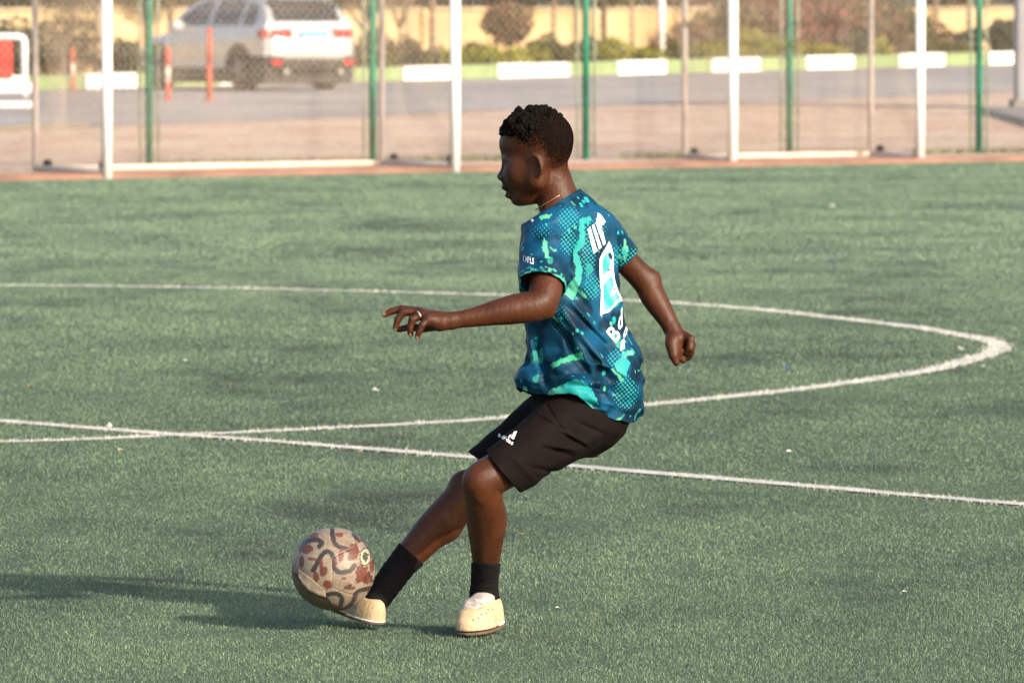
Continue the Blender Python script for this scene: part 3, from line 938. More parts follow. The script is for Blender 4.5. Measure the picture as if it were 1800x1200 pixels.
# sleeve bands
sb = (np.abs((Vs_ - hemN) @ AN + 7) < 6) & (ia(U, D, -Vv) < 0) & (D < -60)
paint(sb & (vnoise(U/6, D/6, Vv/6, 91) > -0.05), cy, streak)
# splatter drops
rs = random.Random(5)
for _ in range(150):
    i = rs.randrange(len(U)); r_ = rs.uniform(1.2, 3.6) if rs.random() < 0.85 else rs.uniform(3.5, 5.5)
    dd = np.sqrt((U-U[i])**2 + (D-D[i])**2 + ((Vv-Vv[i])*0.8)**2)
    paint(dd < r_, cy*1.3 if rs.random() < 0.7 else mint)
# where the halftone screens lie (dots themselves are made by the shader)
ht = np.zeros(len(U))
for (cu, cv, ru, rv, sgn) in ((1000,385,24,26,1),(1000,425,18,28,1),(1034,440,16,60,1),(1042,505,20,26,1),(1100,690,26,34,1),(1085,630,22,20,1),(1022,684,18,14,-1),(950,405,26,16,0.6),(1090,450,24,22,1),(985,560,20,30,0.5),(1050,400,20,20,0.7)):
    q = np.sqrt(((U-cu)/ru)**2 + ((Vv-cv)/rv)**2)
    ht = np.maximum(ht, smooth01(-q, -1.15, -0.55) * abs(sgn))
far_ht = smooth01(fbm(U/45, D/45, Vv/45, 2, 97), 0.15, 0.5) * (D > 40)
ht = np.maximum(ht, far_ht)

t = NT('shirt_print')
ca = t.attr('print'); ha = t.attr('screen')
cell = t.mapped((1/0.0082, 1/0.02, 1/0.0082), (0, math.radians(38), 0))
fr = t.node('ShaderNodeVectorMath', operation='FRACTION'); t.link(cell, fr.inputs[0])
sx = t.node('ShaderNodeSeparateXYZ'); t.link(fr.outputs[0], sx.inputs[0])
dx = t.math('SUBTRACT', sx.outputs[0], 0.5); dz = t.math('SUBTRACT', sx.outputs[2], 0.5)
rad = t.math('SQRT', t.math('ADD', t.math('MULTIPLY', dx, dx), t.math('MULTIPLY', dz, dz)))
dot = t.math('LESS_THAN', rad, t.math('MULTIPLY', ha.outputs['Fac'], 0.37))
t.base(t.mix(dot, ca.outputs['Color'], (0.018, 0.235, 0.27)))
t.rough(0.5, 0.12)
t.bump(t.noise(t.mapped(), 900, 2, 0.6), 0.12, 0.001)
shirt = mk('shirt', sk2w(Vs_), Qs_, MATS['shirt_print'], person, True)
setcol(shirt, 'print', col)
at = shirt.data.attributes.new('screen', 'FLOAT', 'POINT'); at.data.foreach_set('value', ht.astype(np.float32))
solidify(shirt, 0.0025)
shirt['label'] = 'teal football shirt printed with brush marks, dots and white lettering'

# ---- shorts
S = Field((806, -224, -884), (1130, 170, -662), 2.0)
def sh_fold(x, y, z):
    f = -3.2 * ridge(x, y, z, -0.35, 0.2, -0.9, 51, 1/36.0) * smooth01(x, 860, 960)
    return f - 1.4*vnoise(x/22.0, y/22.0, z/22.0, 12) - 2.2 * ridge(x, y, z, -0.85, 0.0, -0.5, 53, 1/40.0) * smooth01(x, 900, 1000) + pulls(x, y, -z, SHORT_PULLS)
S.union(loft([(668, 1018, 0, 66, 84), (700, 1018, 0, 74, 88), (740, 1026, 0, 74, 86), (762, 1024, 0, 68, 80), (782, 1018, 0, 54, 68), (800, 1008, 0, 30, 46)], TH, sh_fold), (900, -140, -806), (1130, 140, -660), 6)
S.union(cone_fn(P3(1008, 742, -46), P3(868, 839, -160), 60, 45, sh_fold), (806, -230, -890), (1080, 20, -670), 14)
S.union(cone_fn(P3(985, 735, 46), P3(835, 842, 116), 62, 45, sh_fold), (790, -20, -890), (1060, 175, -660), 10)
def cut_sh(x, y, z):
    v = -z
    near_ = -0.76*(x-882) + 0.65*(v-828) + 1.5*np.sin(y*0.07)
    far_ = -0.58*(x-838) + 0.81*(v-806)
    w = y - 6
    return np.where(w < 0, near_, far_) + 0*x
def cut_top(x, y, z): return (z + 672)
Vq, Qq = cut_cloth(S, [cut_sh, cut_top])
Vq = relax(Vq, Qq, 1, 0.4)
del S
t = NT('shorts_black')
n = t.noise(t.mapped(), 8, 4)
t.base(t.ramp(n, [(0.3, (0.0060, 0.0042, 0.0040)), (0.7, (0.0095, 0.0068, 0.0066))]))
t.rough(0.85, 0.06)
t.bump(t.noise(t.mapped(), 1100, 2), 0.2, 0.001)
shorts = mk('shorts', sk2w(Vq), Qq, MATS['shorts_black'], person, True)
solidify(shorts, 0.0025)

# ---- socks
pmat('sock_black', (0.0065, 0.006, 0.007), 0.9, 0.2, 50, 0.5, 900, 0.15, 0.0, 0.002)
def sock(pts, box, cutp, cutn, nm):
    Fd = Field(box[0], box[1], 2.0)
    Fd.chain(pts, 8)
    sl_ = tuple(slice(0, k) for k in Fd.n); X = Fd.pts(sl_)
    Fd.F = Fd.F - (1.0*vnoise(X[0]/14.0, X[1]/14.0, X[2]/4.5, 17)).astype(np.float32)
    Fd.F = np.maximum(Fd.F, ((X[0]-cutp[0])*cutn[0] + (X[1]-cutp[1])*cutn[1] + (X[2]-cutp[2])*cutn[2]).astype(np.float32))
    V, Q = Fd.mesh(); V = relax(V, Q, 1, 0.4)
    return mk(nm, sk2w(V), Q, MATS['sock_black'], person, True)
sock([(P3(854, 975, -64), 29.0), (P3(854, 992, -52), 26), (P3(852, 1020, -31), 24.5), (P3(851, 1042, -18), 26), (P3(854, 1066, -8), 27)], ((806, -120, -1096), (900, 40, -940)), P3(853, 989, -52), (0.02, 0.0, 1.0), 'sock')
sock([(P3(735, 958, 108), 31), (P3(722, 974, 105), 28.5), (P3(700, 1000, 99), 26), (P3(678, 1030, 88), 25), (P3(664, 1050, 78), 23.5), (P3(657, 1061, 72), 20)], ((620, 30, -1100), (790, 160, -910)), P3(723, 972, 105), (0.66, 0.0, 0.75), 'sock')

# ---- shoes: local frame length 0..150 heel to toe
pmat('shoe_beige', (0.50, 0.37, 0.225), 0.62, 0.12, 30, 0.25, 160)
pmat('shoe_tongue', (0.42, 0.36, 0.33), 0.7, 0.08, 30, 0.2, 160)
pmat('shoe_sole', (0.10, 0.065, 0.05), 0.8, 0.2, 60)
pmat('shoe_white', (0.75, 0.72, 0.68), 0.6, 0.06, 60)
SA = [-7, -5, -1, 6, 16, 35, 70, 100, 128, 145, 152, 156]
SW = [1, 9, 17, 22, 26, 29, 30, 31, 28.5, 21, 13, 2]
SH = [40, 48, 54, 58, 60, 62, 62, 54, 39, 27, 18, 6]
def shoe(root_u, M, name, lab, sgn=1, dots=()):
    Fd = Field((-12, -42, -12), (168, 42, 80), 2.0)
    def fn(a, b, c):
        w = np.interp(a, SA, SW).astype(np.float32); h = np.interp(a, SA, SH).astype(np.float32)
        bb = b - 3.0*np.sin(np.clip(a, 0, 150)/150*np.pi)
        wz = w * (1.0 - 0.10*smooth01(c, 12, 60))
        q = (np.abs(bb)/wz)**2.6 + (np.clip(c, 0, 99)/h)**3.6
        d = (q**(1/2.9) - 1) * np.minimum(w, 20)
        wr = -1.8*ridge(a, b, c, 0.15, 1, 0.1, 77, 1/8.0) * smooth01(a, 78, 96) * (1 - smooth01(a, 118, 132)) - 0.35*vnoise(a/16.0, b/16.0, c/16.0, 5)
        for a0 in (98, 108, 117): wr = wr + 1.7*np.exp(-((a - a0 - 0.22*b - 2.0*np.sin(b/7.0))/2.0)**2) * (1 - smooth01(np.abs(b + 4), 14, 24)) * smooth01(c, 10, 18)
        sm = np.abs(c - (10 + 0.72*(b*sgn + 30)))*0.81
        wr = wr + 2.2*np.exp(-(sm/2.4)**2) * smooth01(a, 36, 46) * (1 - smooth01(a, 118, 126))
        return np.maximum(np.maximum(d + wr, 3.0 - c), np.maximum(-7 - a, a - 156))
    Fd.union(fn, (-6, -36, 0), (160, 36, 70), 0)
    Fd.ell((31, 0, 66), (21, 20, 13), 3, True)        # the opening
    V, Q = Fd.mesh(); V = relax(V, Q, 1, 0.4)
    up = mk(name, sk2w(np.array(root_u)[None] + V @ np.array(M).T), Q, [MATS['shoe_beige'], MATS['shoe_tongue']], person, True)
    up['label'] = lab
    cen = V[Q].mean(1)
    tongue = (cen[:,0] > 30) & (cen[:,0] < 122) & (cen[:,2] > 10 + 0.72*(cen[:,1]*sgn + 30))
    top = (cen[:,2] > 59)
    up.data.polygons.foreach_set('material_index', (tongue | top).astype(np.int32))
    for nm, z0, z1, mt, ex in (('outsole', -4.5, 1.0, 'shoe_sole', 1.0), ('midsole', 1.2, 7.0, 'shoe_white', 0.8)):
        Fs2 = Field((-14, -44, -12), (170, 44, 20), 1.6)
        def f2(a, b, c):
            w = np.interp(a, SA, SW).astype(np.float32) + ex
            bb = b - 3.0*np.sin(np.clip(a, 0, 150)/150*np.pi)
            d = (np.abs(bb)/np.maximum(w, 1) - 1) * np.minimum(w, 20)
            if nm == 'midsole': d = np.maximum(d, a - 62)
            d = np.maximum(np.maximum(d, z0 - c), c - z1)
            return np.maximum(d, np.maximum(-6 - ex - a, a - 156 - ex))
        Fs2.union(f2, (-10, -40, -8), (166, 40, 12), 0)
        Vm, Qm = Fs2.mesh(); Vm = relax(Vm, Qm, 2, 0.4)
        mk(nm, sk2w(np.array(root_u)[None] + Vm @ np.array(M).T), Qm, MATS[mt], up, True)
    # perforations: small dark studs set in the upper
    if dots:
        W = np.array(root_u)[None] + V @ np.array(M).T
        bt = BVHTree.FromPolygons([Vector(v) for v in W], [tuple(q_) for q_ in Q])
        for (u, v_) in dots:
            h_ = bt.ray_cast(Vector((u, -400, -v_)), Vector((0, 1, 0)))
            if h_[0] is None: continue
            Vt, Ft = uvsphere(h_[0], 1.5, 8, 6)
            mk('eyelet', sk2w(Vt), Ft, MATS['shoe_sole'], up)
    return up
def frame(fwd, roll=0.0):
    f = Vector(fwd).normalized(); up = Vector((0, 0, 1)); r = f.cross(up).normalized(); u = r.cross(f)
    u2 = u*math.cos(roll) + r*math.sin(roll); r2 = f.cross(u2)
    b = -r2         # b axis: to the left of the shoe when looking along it
    return [[f[i], b[i], u2[i]] for i in range(3)]
# standing foot: toe towards the camera and left, heel lifted
Ms = frame((-0.30, -0.94, -0.12), 0.0)
shoe(P3(866, 1094, 24), Ms, 'shoe', 'beige turf shoe planted on the pitch', 1, [(846, 1061), (858, 1071), (865.5, 1070), (846, 1079), (841, 1086), (832, 1089), (854, 1077)])
Mk_ = frame((-0.50, 0.80, 0.20), 0.0)
Mk_ = [[r_[0], r_[1]*0.85, r_[2]*0.68] for r_ in Mk_]
shoe(P3(664, 1094, 44), Mk_, 'shoe', 'beige turf shoe of the kicking foot behind the ball', -1)

# ---- necklace and ring
pmat('chain_gold', (0.55, 0.30, 0.16), 0.35, 0.1, 60, metal=0.8)
pmat('ring_silver', (0.75, 0.70, 0.64), 0.3, 0.05, 60, metal=0.6)
mb = MB()
pts = []
for k in range(41):
    an = 2*math.pi*k/40
    a_, b_ = math.cos(an), math.sin(an)
    # ring round the neck in the collar plane
    e1 = Vector((-0.854, 0, -0.52)); e2 = Vector((0, 1, 0))
    p = Vector(P3(973, 352, 3)) + e1*(a_*35.5) + e2*(b_*35.5) + Vector((-0.52, 0, 0.854))*2.0
    pts.append(p)
mb.tube(sk2w(np.array([p[:] for p in pts])).tolist(), 0.0016, 6, False)
mb.build('necklace', MATS['chain_gold'], person, True)
mb = MB(); pts = []
rc_ = Vector(P3(737, 555, -196)); ax_ = (Vector(P3(725, 561, -200)) - Vector(P3(744, 552, -194))).normalized()
e1 = ax_.orthogonal().normalized(); e2 = ax_.cross(e1)
for k in range(25):
    an = 2*math.pi*k/24
    pts.append(rc_ + e1*(math.cos(an)*7.9) + e2*(math.sin(an)*7.9))
mb.tube(sk2w(np.array([p[:] for p in pts])).tolist(), 0.0019, 6, False)
mb.build('finger_ring', MATS['ring_silver'], person, True)

# ------------------------------------------------------------------ prints lying on the cloth
bvh_s = BVHTree.FromPolygons([Vector(v) for v in Vs_], [tuple(q) for q in Qs_])
bvh_q = BVHTree.FromPolygons([Vector(v) for v in Vq], [tuple(q) for q in Qq])
def subdiv2d(P2, F, maxlen):
    bm = bmesh.new()
    vs = [bm.verts.new((x, 0, -y)) for x, y in P2]
    for f in F:
        try: bm.faces.new([vs[i] for i in f])
        except ValueError: pass
    bmesh.ops.triangulate(bm, faces=bm.faces[:])
    for _ in range(4):
        ed = [e for e in bm.edges if e.calc_length() > maxlen]
        if not ed: break
        bmesh.ops.subdivide_edges(bm, edges=ed, cuts=1)
        bmesh.ops.triangulate(bm, faces=[f for f in bm.faces if len(f.verts) > 3])
    bm.verts.index_update()
    V = [(v.co.x, -v.co.z) for v in bm.verts]; Fo = [[v.index for v in f.verts] for f in bm.faces]
    bm.free()
    return V, Fo
def decal(name, P2, F, bvh, mat, parent, lift=0.9, maxlen=5.0):
    V2, F2 = subdiv2d(P2, F, maxlen)
    V3 = []; ok = []
    for (u, v) in V2:
        h = bvh.ray_cast(Vector((u, -400, -v)), Vector((0, 1, 0)))
        if h[0] is None: V3.append((u, 0, -v)); ok.append(False)
        else:
            n_ = h[1] if h[1].y < 0 else -h[1]
            V3.append(tuple(h[0] + n_*lift)); ok.append(True)
    F3 = []
    for f in F2:
        if not all(ok[i] for i in f): continue
        ds = [V3[i][1] for i in f]
        if max(ds) - min(ds) > 26: continue
        F3.append(f)
    if not F3: return None
    return mk(name, sk2w(np.array(V3)), F3, mat, parent, True)
pmat('print_white', (0.80, 0.79, 0.78), 0.5, 0.04, 60)
t = NT('print_teal')
w = t.node('ShaderNodeTexWave'); t.link(t.mapped((1, 1, 1), (0, 0.5, 0)), w.inputs[0]); w.inputs['Scale'].default_value = 9.0; w.inputs['Distortion'].default_value = 3.0
t.base(t.ramp(w.outputs['Fac'], [(0.2, (0.02, 0.30, 0.30)), (0.9, (0.12, 0.58, 0.52))])); t.rough(0.45)
pmat('print_navy', (0.004, 0.02, 0.045), 0.5, 0.1, 60)
def poly(P): return (P, [tuple(range(len(P)))])
def text2d(s, size, origin, ux, vx):
    """letters laid out in the print plane: ux, vx are the directions of a letter's width and height"""
    cu = bpy.data.curves.new('t', 'FONT'); cu.body = s; cu.size = 1.0; cu.resolution_u = 4; cu.offset = 0.022
    ob = bpy.data.objects.new('t', cu); COL.objects.link(ob)
    dg = bpy.context.evaluated_depsgraph_get()
    me = bpy.data.meshes.new_from_object(ob.evaluated_get(dg))
    P = [(origin[0] + v.co.x*size*ux[0] + v.co.y*size*vx[0], origin[1] + v.co.x*size*ux[1] + v.co.y*size*vx[1]) for v in me.vertices]
    F = [tuple(p_.vertices) for p_ in me.polygons]
    bpy.data.objects.remove(ob); bpy.data.curves.remove(cu); bpy.data.meshes.remove(me)
    return P, F
# name across the shoulders (its first letters show)
for P in ([(1032.0,403),(1036.8,398.5),(1049.3,441.5),(1043.0,446)],
          [(1039.8,397),(1043.4,394),(1056.8,434.5),(1052.4,439)],
          [(1046.2,391.5),(1048.0,390),(1056,404),(1059,406),(1064,428),(1060,432)],
          [(1047.5,389),(1050.5,374),(1056,378),(1064,390),(1059,396),(1056,392),(1058,402),(1053,399)]):
    decal('printed_letter', *poly(P), bvh_s, MATS['print_white'], shirt, 1.0)
# the large number: white outline, teal fill, white details
num = [(1053.5,455),(1058,445),(1066,432),(1070,424),(1074,432),(1077,445),(1078,460),(1078,475),(1080,492),(1085,508),(1092,524),(1093,529),(1086,531),(1078,540),(1070,549),(1058,552),(1057,558),(1054.5,552),(1055,535),(1057,520),(1054.5,500),(1053,478)]
decal('printed_number', *poly(num), bvh_s, MATS['print_white'], shirt, 1.0)
ins = [(1058,458),(1062,449),(1069,440),(1071,446),(1069,452),(1072,464),(1068,474),(1062,484),(1058,480)]
decal('number_fill', *poly(ins), bvh_s, MATS['print_teal'], shirt, 1.7)
ins2 = [(1060,500),(1066,492),(1073,486),(1076,490),(1079,503),(1083,514),(1089,525),(1082,529),(1076,537),(1069,544),(1060,546),(1061,530)]
decal('number_fill', *poly(ins2), bvh_s, MATS['print_teal'], shirt, 1.7)
decal('number_detail', *poly([(1070,522),(1074,511),(1078,500),(1081,512),(1077,520)]), bvh_s, MATS['print_white'], shirt, 2.4)
decal('number_detail', *poly([(1067,447),(1071,443),(1075,450),(1074,458),(1069,453)]), bvh_s, MATS['print_navy'], shirt, 2.4)
decal('number_detail', *poly([(1067.5,474),(1069,471.5),(1070.5,474),(1069,477)]), bvh_s, MATS['print_navy'], shirt, 2.4)
decal('number_detail', *poly([(1076,507),(1077.5,505),(1079,507.5),(1077.5,510)]), bvh_s, MATS['print_navy'], shirt, 3.0)
P, F = text2d('B', 44, (1081, 604), (0.40, -0.60), (-0.55, -0.62)); decal('printed_letter', P, F, bvh_s, MATS['print_white'], shirt, 1.0)
P, F = text2d('d', 46, (1086, 583), (0.34, -0.46), (-0.02, -1.0)); decal('printed_letter', P, F, bvh_s, MATS['print_white'], shirt, 1.0)
P, F = text2d('o', 42, (1095, 597), (0.30, -0.50), (0.10, -0.9)); decal('printed_letter', P, F, bvh_s, MATS['print_white'], shirt, 1.0)
P, F = text2d('a', 42, (1089, 617), (0.45, -0.30), (0.10, -0.9)); decal('printed_letter', P, F, bvh_s, MATS['print_white'], shirt, 1.0)
for k_, ch in enumerate('IMPLS'):
    P, F = text2d(ch, 15, (920.0 + k_*3.9, 459 + k_*1.3), (0.42, 0.14), (0.06, -1.0)); decal('chest_letter', P, F, bvh_s, MATS['print_white'], shirt, 1.0, 3.0)
P, F = text2d('+', 16, (933, 392), (0.7, 0.1), (0.0, -0.8)); decal('collar_emblem', P, F, bvh_s, MATS['print_white'], shirt, 1.0, 3.0)
# maker's mark on the shorts: slanted bars above the word
for P in ([(904.0,758.5),(909.4,758.0),(903.0,772.8),(897.8,769.8)], [(896.0,765.0),(900.2,763.0),(896.2,769.5),(893.0,769.0)], [(886.0,770.5),(892.0,767.0),(890.5,769.0),(888.0,771.5)]):
    decal('logo_bar', *poly(P), bvh_q, MATS['print_white'], shorts, 0.9, 3.0)
for k_, ch in enumerate('adidas'):
    P, F = text2d(ch, 11.5, (875.5 + k_*4.4, 766.0 + k_*2.9), (0.74, 0.50), (0.36, -0.84)); decal('logo_letter', P, F, bvh_q, MATS['print_white'], shorts, 0.9, 3.0)
# ------------------------------------------------------------------ the ball
def make_ball():
    R = 74.0 * KU
    cen = sk2w(np.array([P3(586, 1000, 22)]))[0] + BASE
    root = thing('football', 'worn cream football with dark wavy bands, red patches and a torn panel', 'ball', tuple(cen))
    bm = bmesh.new(); bmesh.ops.create_icosphere(bm, subdivisions=7, radius=1.0)
    bm.verts.index_update()
    N = np.array([v.co[:] for v in bm.verts]); Q = np.array([[v.index for v in f.verts] for f in bm.faces]); bm.free()
    x, y, z = N.T
    # layout of the print on the side that faces us: px, py in ball-radius units (right, up); the other side carries it turned round
    front = y < 0
    px = np.where(front, x, -x*0.8 + 0.6*z); py = np.where(front, z, 0.6*x + 0.8*z)
    jx = px + 0.012*vnoise(x*14, y*14, z*14, 3); jy = py + 0.012*vnoise(x*14, y*14, z*14, 4)
    cream = np.array([0.255, 0.208, 0.158]); 
    n1 = fbm(x*5, y*5, z*5, 4, 21)
    col = cream[None] * (1 + 0.25*n1)[:, None]
    # fine printed contour lines
    cells = [((0.35,-0.35),0), ((-0.05,0.15),1), ((-0.5,0.6),2), ((0.5,0.55),3), ((0.1,-0.75),4), ((-0.6,0.1),5)]
    best = np.full(len(x), 9.0)
    for (c, _) in cells: best = np.minimum(best, np.maximum(np.abs(jx-c[0])*0.9, np.abs(jy-c[1])) + 0.15*np.hypot(jx-c[0], jy-c[1]))
    rings = np.abs((best*10) % 1.0 - 0.5) < 0.13
    col[rings] *= 1.2
    white_rim = smooth01(fbm(x*22, y*22, z*22, 2, 41), 0.35, 0.5)[:, None]*0.5
    col = col*(1-white_rim) + np.array([0.42, 0.37, 0.30])*white_rim
    def polyd(P):
        d = np.full(len(x), 9.0)
        P = catmull(P, False, 8) if len(P) > 2 else np.array(P, float)
        for a, b in zip(P[:-1], P[1:]):
            ba = b - a; t_ = np.clip(((jx-a[0])*ba[0] + (jy-a[1])*ba[1]) / (ba @ ba + 1e-12), 0, 1)
            d = np.minimum(d, np.hypot(jx-a[0]-t_*ba[0], jy-a[1]-t_*ba[1]))
        return d
    def q(X, Y): return ((X - 527)/404.0, (545 - Y)/404.0)       # from the close-up sketch to ball units
    bands = [[q(345,525),(q(400,420)),q(440,365),q(485,345),q(525,375),q(540,440),q(548,500),q(590,540),q(650,540),q(705,520),q(735,480)],
             [q(517,150),q(530,220),q(560,285),q(620,312),q(720,345)],
             [q(240,280),q(310,250),q(380,245),q(425,270),q(400,300)],
             [q(478,760),q(550,750),q(600,770),q(615,820),q(590,890),q(560,930)],
             [q(880,715),q(800,728),q(750,760),q(725,830),q(680,890),q(610,925)],
             [q(650,690),q(700,668)], [q(720,200),q(780,260)], [q(870,560),q(905,650)]]
    dark = np.array([0.030, 0.028, 0.033])
    wid = [0.056]*5 + [0.036, 0.04, 0.03]
    for P, w in zip(bands, wid):
        m = smooth01(-polyd(P), -w-0.010, -w+0.010)[:, None] * (0.95 + 0.05*n1[:, None])
        col = col*(1-m) + dark*m
    red = np.array([0.125, 0.034, 0.023])
    blobs = [(265,330,80,45),(440,530,42,50),(370,590,30,55),(805,570,60,95),(860,620,45,60),(610,385,30,60),(730,350,50,80),(480,660,50,45),(330,200,70,25),(180,590,45,28),(900,500,20,70),(500,880,80,30),(700,410,35,26),(560,450,16,60),(640,600,22,12),(420,470,20,70),(690,700,60,14),(350,420,60,12),(590,200,40,20),(820,250,50,26),(230,450,30,50),(880,760,26,50)]
    wob = 0.42*fbm(x*9, y*9, z*9, 3, 31)
    for (cx, cy_, rx, ry) in blobs:
        c = q(cx, cy_)
        e = np.hypot((jx-c[0])/(rx/404), (jy-c[1])/(ry/404)) + wob
        m = smooth01(-e, -1.0, -0.9)[:, None]
        col = col*(1-m*0.92) + (red*(0.8 + 0.4*(n1[:, None]+0.5)))*m*0.92
    # round emblem with a crest
    c = q(840, 408); e = np.hypot((jx-c[0])/0.135, (jy-c[1])/0.225)
    col = np.where((e < 1.0)[:, None], np.array([0.42, 0.40, 0.28]), col)
    col = np.where((np.abs(e-0.9) < 0.07)[:, None], dark, col)
    lion = (e + 0.35*fbm(x*20, y*20, z*20, 2, 51) < 0.48)
    col = np.where(lion[:, None], np.array([0.06, 0.07, 0.055]), col)
    # scuffed and dirty where the cover is torn away (lower left)
    g = (-jx*0.72 - jy*0.70)
    torn_line = polyd([q(150,560), q(230,640), q(320,730), q(470,785)])
    below = (jy < np.interp(jx, [q(120,0)[0], q(150,0)[0], q(230,0)[0], q(320,0)[0], q(470,0)[0], q(560,0)[0]], [q(0,520)[1], q(0,565)[1], q(0,640)[1], q(0,725)[1], q(0,785)[1], q(0,960)[1]])) & (jx < q(540,0)[0])
    dirt = np.array([0.115, 0.082, 0.052])
    m = (below * (0.82 + 0.18*n1))[:, None]
    col = col*(1-m) + dirt*(1 + 0.6*fbm(x*16, y*16, z*16, 3, 61)[:, None])*m
    m = (smooth01(-torn_line, -0.075, -0.03) * (below))[:, None]
    col = col*(1-m) + np.array([0.02, 0.016, 0.014])*m  # shade of the gap under the flap, painted as a near-black strip
    grime = smooth01(fbm(x*3.2, y*3.2, z*3.2, 4, 71), 0.0, 0.5)[:, None]*0.45
    col = col*(1-grime) + np.array([0.16, 0.105, 0.07])*grime
    sc = smooth01(np.abs(fbm(x*4+2*y, y*4, z*6, 2, 91)), 0.0, 0.035)[:, None]
    col = col*(0.78 + 0.22*sc)
    # shape: panel seams and dents, cover missing below the tear
    seam = np.zeros(len(x))
    gold = (1+5**0.5)/2
    dirs = np.array([(0,s,t_*gold) for s in (-1,1) for t_ in (-1,1)] + [(s,t_*gold,0) for s in (-1,1) for t_ in (-1,1)] + [(s*gold,0,t_) for s in (-1,1) for t_ in (-1,1)])
    dirs = dirs / np.linalg.norm(dirs, axis=1)[:, None]
    dots = np.sort(N @ dirs.T, axis=1)
    gap = dots[:, -1] - dots[:, -2]
    seam = -0.012 * smooth01(-gap, -0.035, 0.0)
    r = 1.0 + seam + 0.004*fbm(x*6, y*6, z*6, 3, 81) - 0.022*(smooth01(g, 0.35, 0.6)*below) + 0.0012*rings
    V = N * (R * r)[:, None]
    t = NT('ball_cover')
    a = t.attr('print')
    t.base(a.outputs['Color']); t.rough(0.5, 0.4)
    t.bump(t.noise(t.mapped(), 500, 3, 0.7), 0.25, 0.001)
    cov = mk('cover', V, Q, MATS['ball_cover'], root, True)
    setcol(cov, 'print', np.clip(col*np.array([0.84, 0.82, 0.80]), 0, 1))
    # torn flap lifting off
    top = [q(175,500), q(235,548), q(300,585), q(370,640), q(455,722)]
    bot = [q(205,580), q(255,655), q(320,715), q(395,755), q(468,786)]
    n = 20; V = []; F = []
    for i in range(n):
        s = i/(n-1)
        a_ = np.array([np.interp(s, np.linspace(0,1,5), [p[0] for p in top]), np.interp(s, np.linspace(0,1,5), [p[1] for p in top])])
        b_ = np.array([np.interp(s, np.linspace(0,1,5), [p[0] for p in bot]), np.interp(s, np.linspace(0,1,5), [p[1] for p in bot])])
        for j in range(6):
            k = j/5
            p = a_*(1-k) + b_*k + (0.012*math.sin(i*2.3)*k, 0.010*math.sin(i*3.1)*k)
            yy = -math.sqrt(max(0.0, 1 - p @ p))
            lift = 1.0 + 0.004 + 0.085*(k**1.6)*math.sin(math.pi*min(1, max(0, s*0.85+0.1)))
            V.append(np.array([p[0], yy, p[1]])*R*lift)
    for i in range(n-1):
        for j in range(5): F.append((i*6+j, i*6+j+1, (i+1)*6+j+1, (i+1)*6+j))
    pmat('ball_lining', (0.23, 0.18, 0.135), 0.75, 0.2, 60, 0.3, 300)
    fl = mk('torn_flap', V, F, MATS['ball_lining'], root, True)
    m_ = fl.modifiers.new('thickness', 'SOLIDIFY'); m_.thickness = 0.002
    fl['label'] = 'torn panel flap curling off the ball'
make_ball()

# ------------------------------------------------------------------ litter on the turf
pmat('paper_scrap', (0.72, 0.68, 0.60), 0.8, 0.1, 90)
pmat('paper_blue', (0.05, 0.14, 0.55), 0.6, 0.1, 90)
pmat('leaf_scrap', (0.50, 0.24, 0.13), 0.8, 0.1, 90)
def scrap(x, y, size, mat, label, name='paper_scrap'):
    size *= 0.68
    rr = random.Random(int(abs(x*1000) + y*77))
    n = 5; V = []; F = []
    for j in range(n):
        for i in range(n):
            V.append(((i/(n-1)-0.5)*size*rr.uniform(0.8, 1.2), (j/(n-1)-0.5)*size*rr.uniform(0.7, 1.3), 0.5*size*abs(rr.gauss(0, 0.5))))
    for j in range(n-1):
        for i in range(n-1): F.append((j*n+i, j*n+i+1, (j+1)*n+i+1, (j+1)*n+i))
    o = mk(name, V, F, MATS[mat]); o.location = (x, y, 0.016); o.rotation_euler = (0, 0, rr.uniform(0, 6))
    tag(o, label, 'litter', 'litter on the turf')
scrap(2.503, 55.567, 0.055, 'paper_scrap', 'white scrap on the far turf below the small goal')
scrap(2.079, 32.86, 0.035, 'paper_scrap', 'pale scrap just inside the tip of the centre circle')
scrap(1.204, 31.053, 0.034, 'paper_blue', 'small blue scrap inside the centre circle', 'plastic_scrap')
scrap(-0.565, 29.391, 0.032, 'paper_scrap', 'white scrap inside the circle left of the boy')
scrap(-1.466, 31.831, 0.024, 'paper_scrap', 'tiny white scrap far left inside the circle')
scrap(1.992, 44.125, 0.032, 'paper_blue', 'dull blue scrap on the turf beyond the centre circle', 'plastic_scrap')
scrap(2.079, 31.34, 0.022, 'paper_scrap', 'pale scrap just outside the tip of the circle')
scrap(0.99, 25.417, 0.024, 'paper_scrap', 'pale scrap between circle and halfway line right of the shirt')
scrap(-1.526, 26.899, 0.03, 'paper_scrap', 'white scrap beside the crossing of the two lines')
scrap(-1.407, 25.513, 0.02, 'paper_scrap', 'white scrap in front of the crossing lines')
scrap(0.031, 21.464, 0.013, 'leaf_scrap', 'rust coloured fleck on the turf right of the socks', 'dry_leaf')
scrap(-0.904, 19.943, 0.011, 'leaf_scrap', 'rust coloured fleck on the turf left of the ball', 'dry_leaf')
scrap(0.121, 18.866, 0.012, 'paper_scrap', 'white speck on the turf right of the planted shoe')
scrap(1.072, 19.371, 0.016, 'paper_scrap', 'thin white scrap at the lower right of the turf')
scrap(-2.017, 29.691, 0.02, 'leaf_scrap', 'rust coloured fleck near the left edge inside the circle', 'dry_leaf')
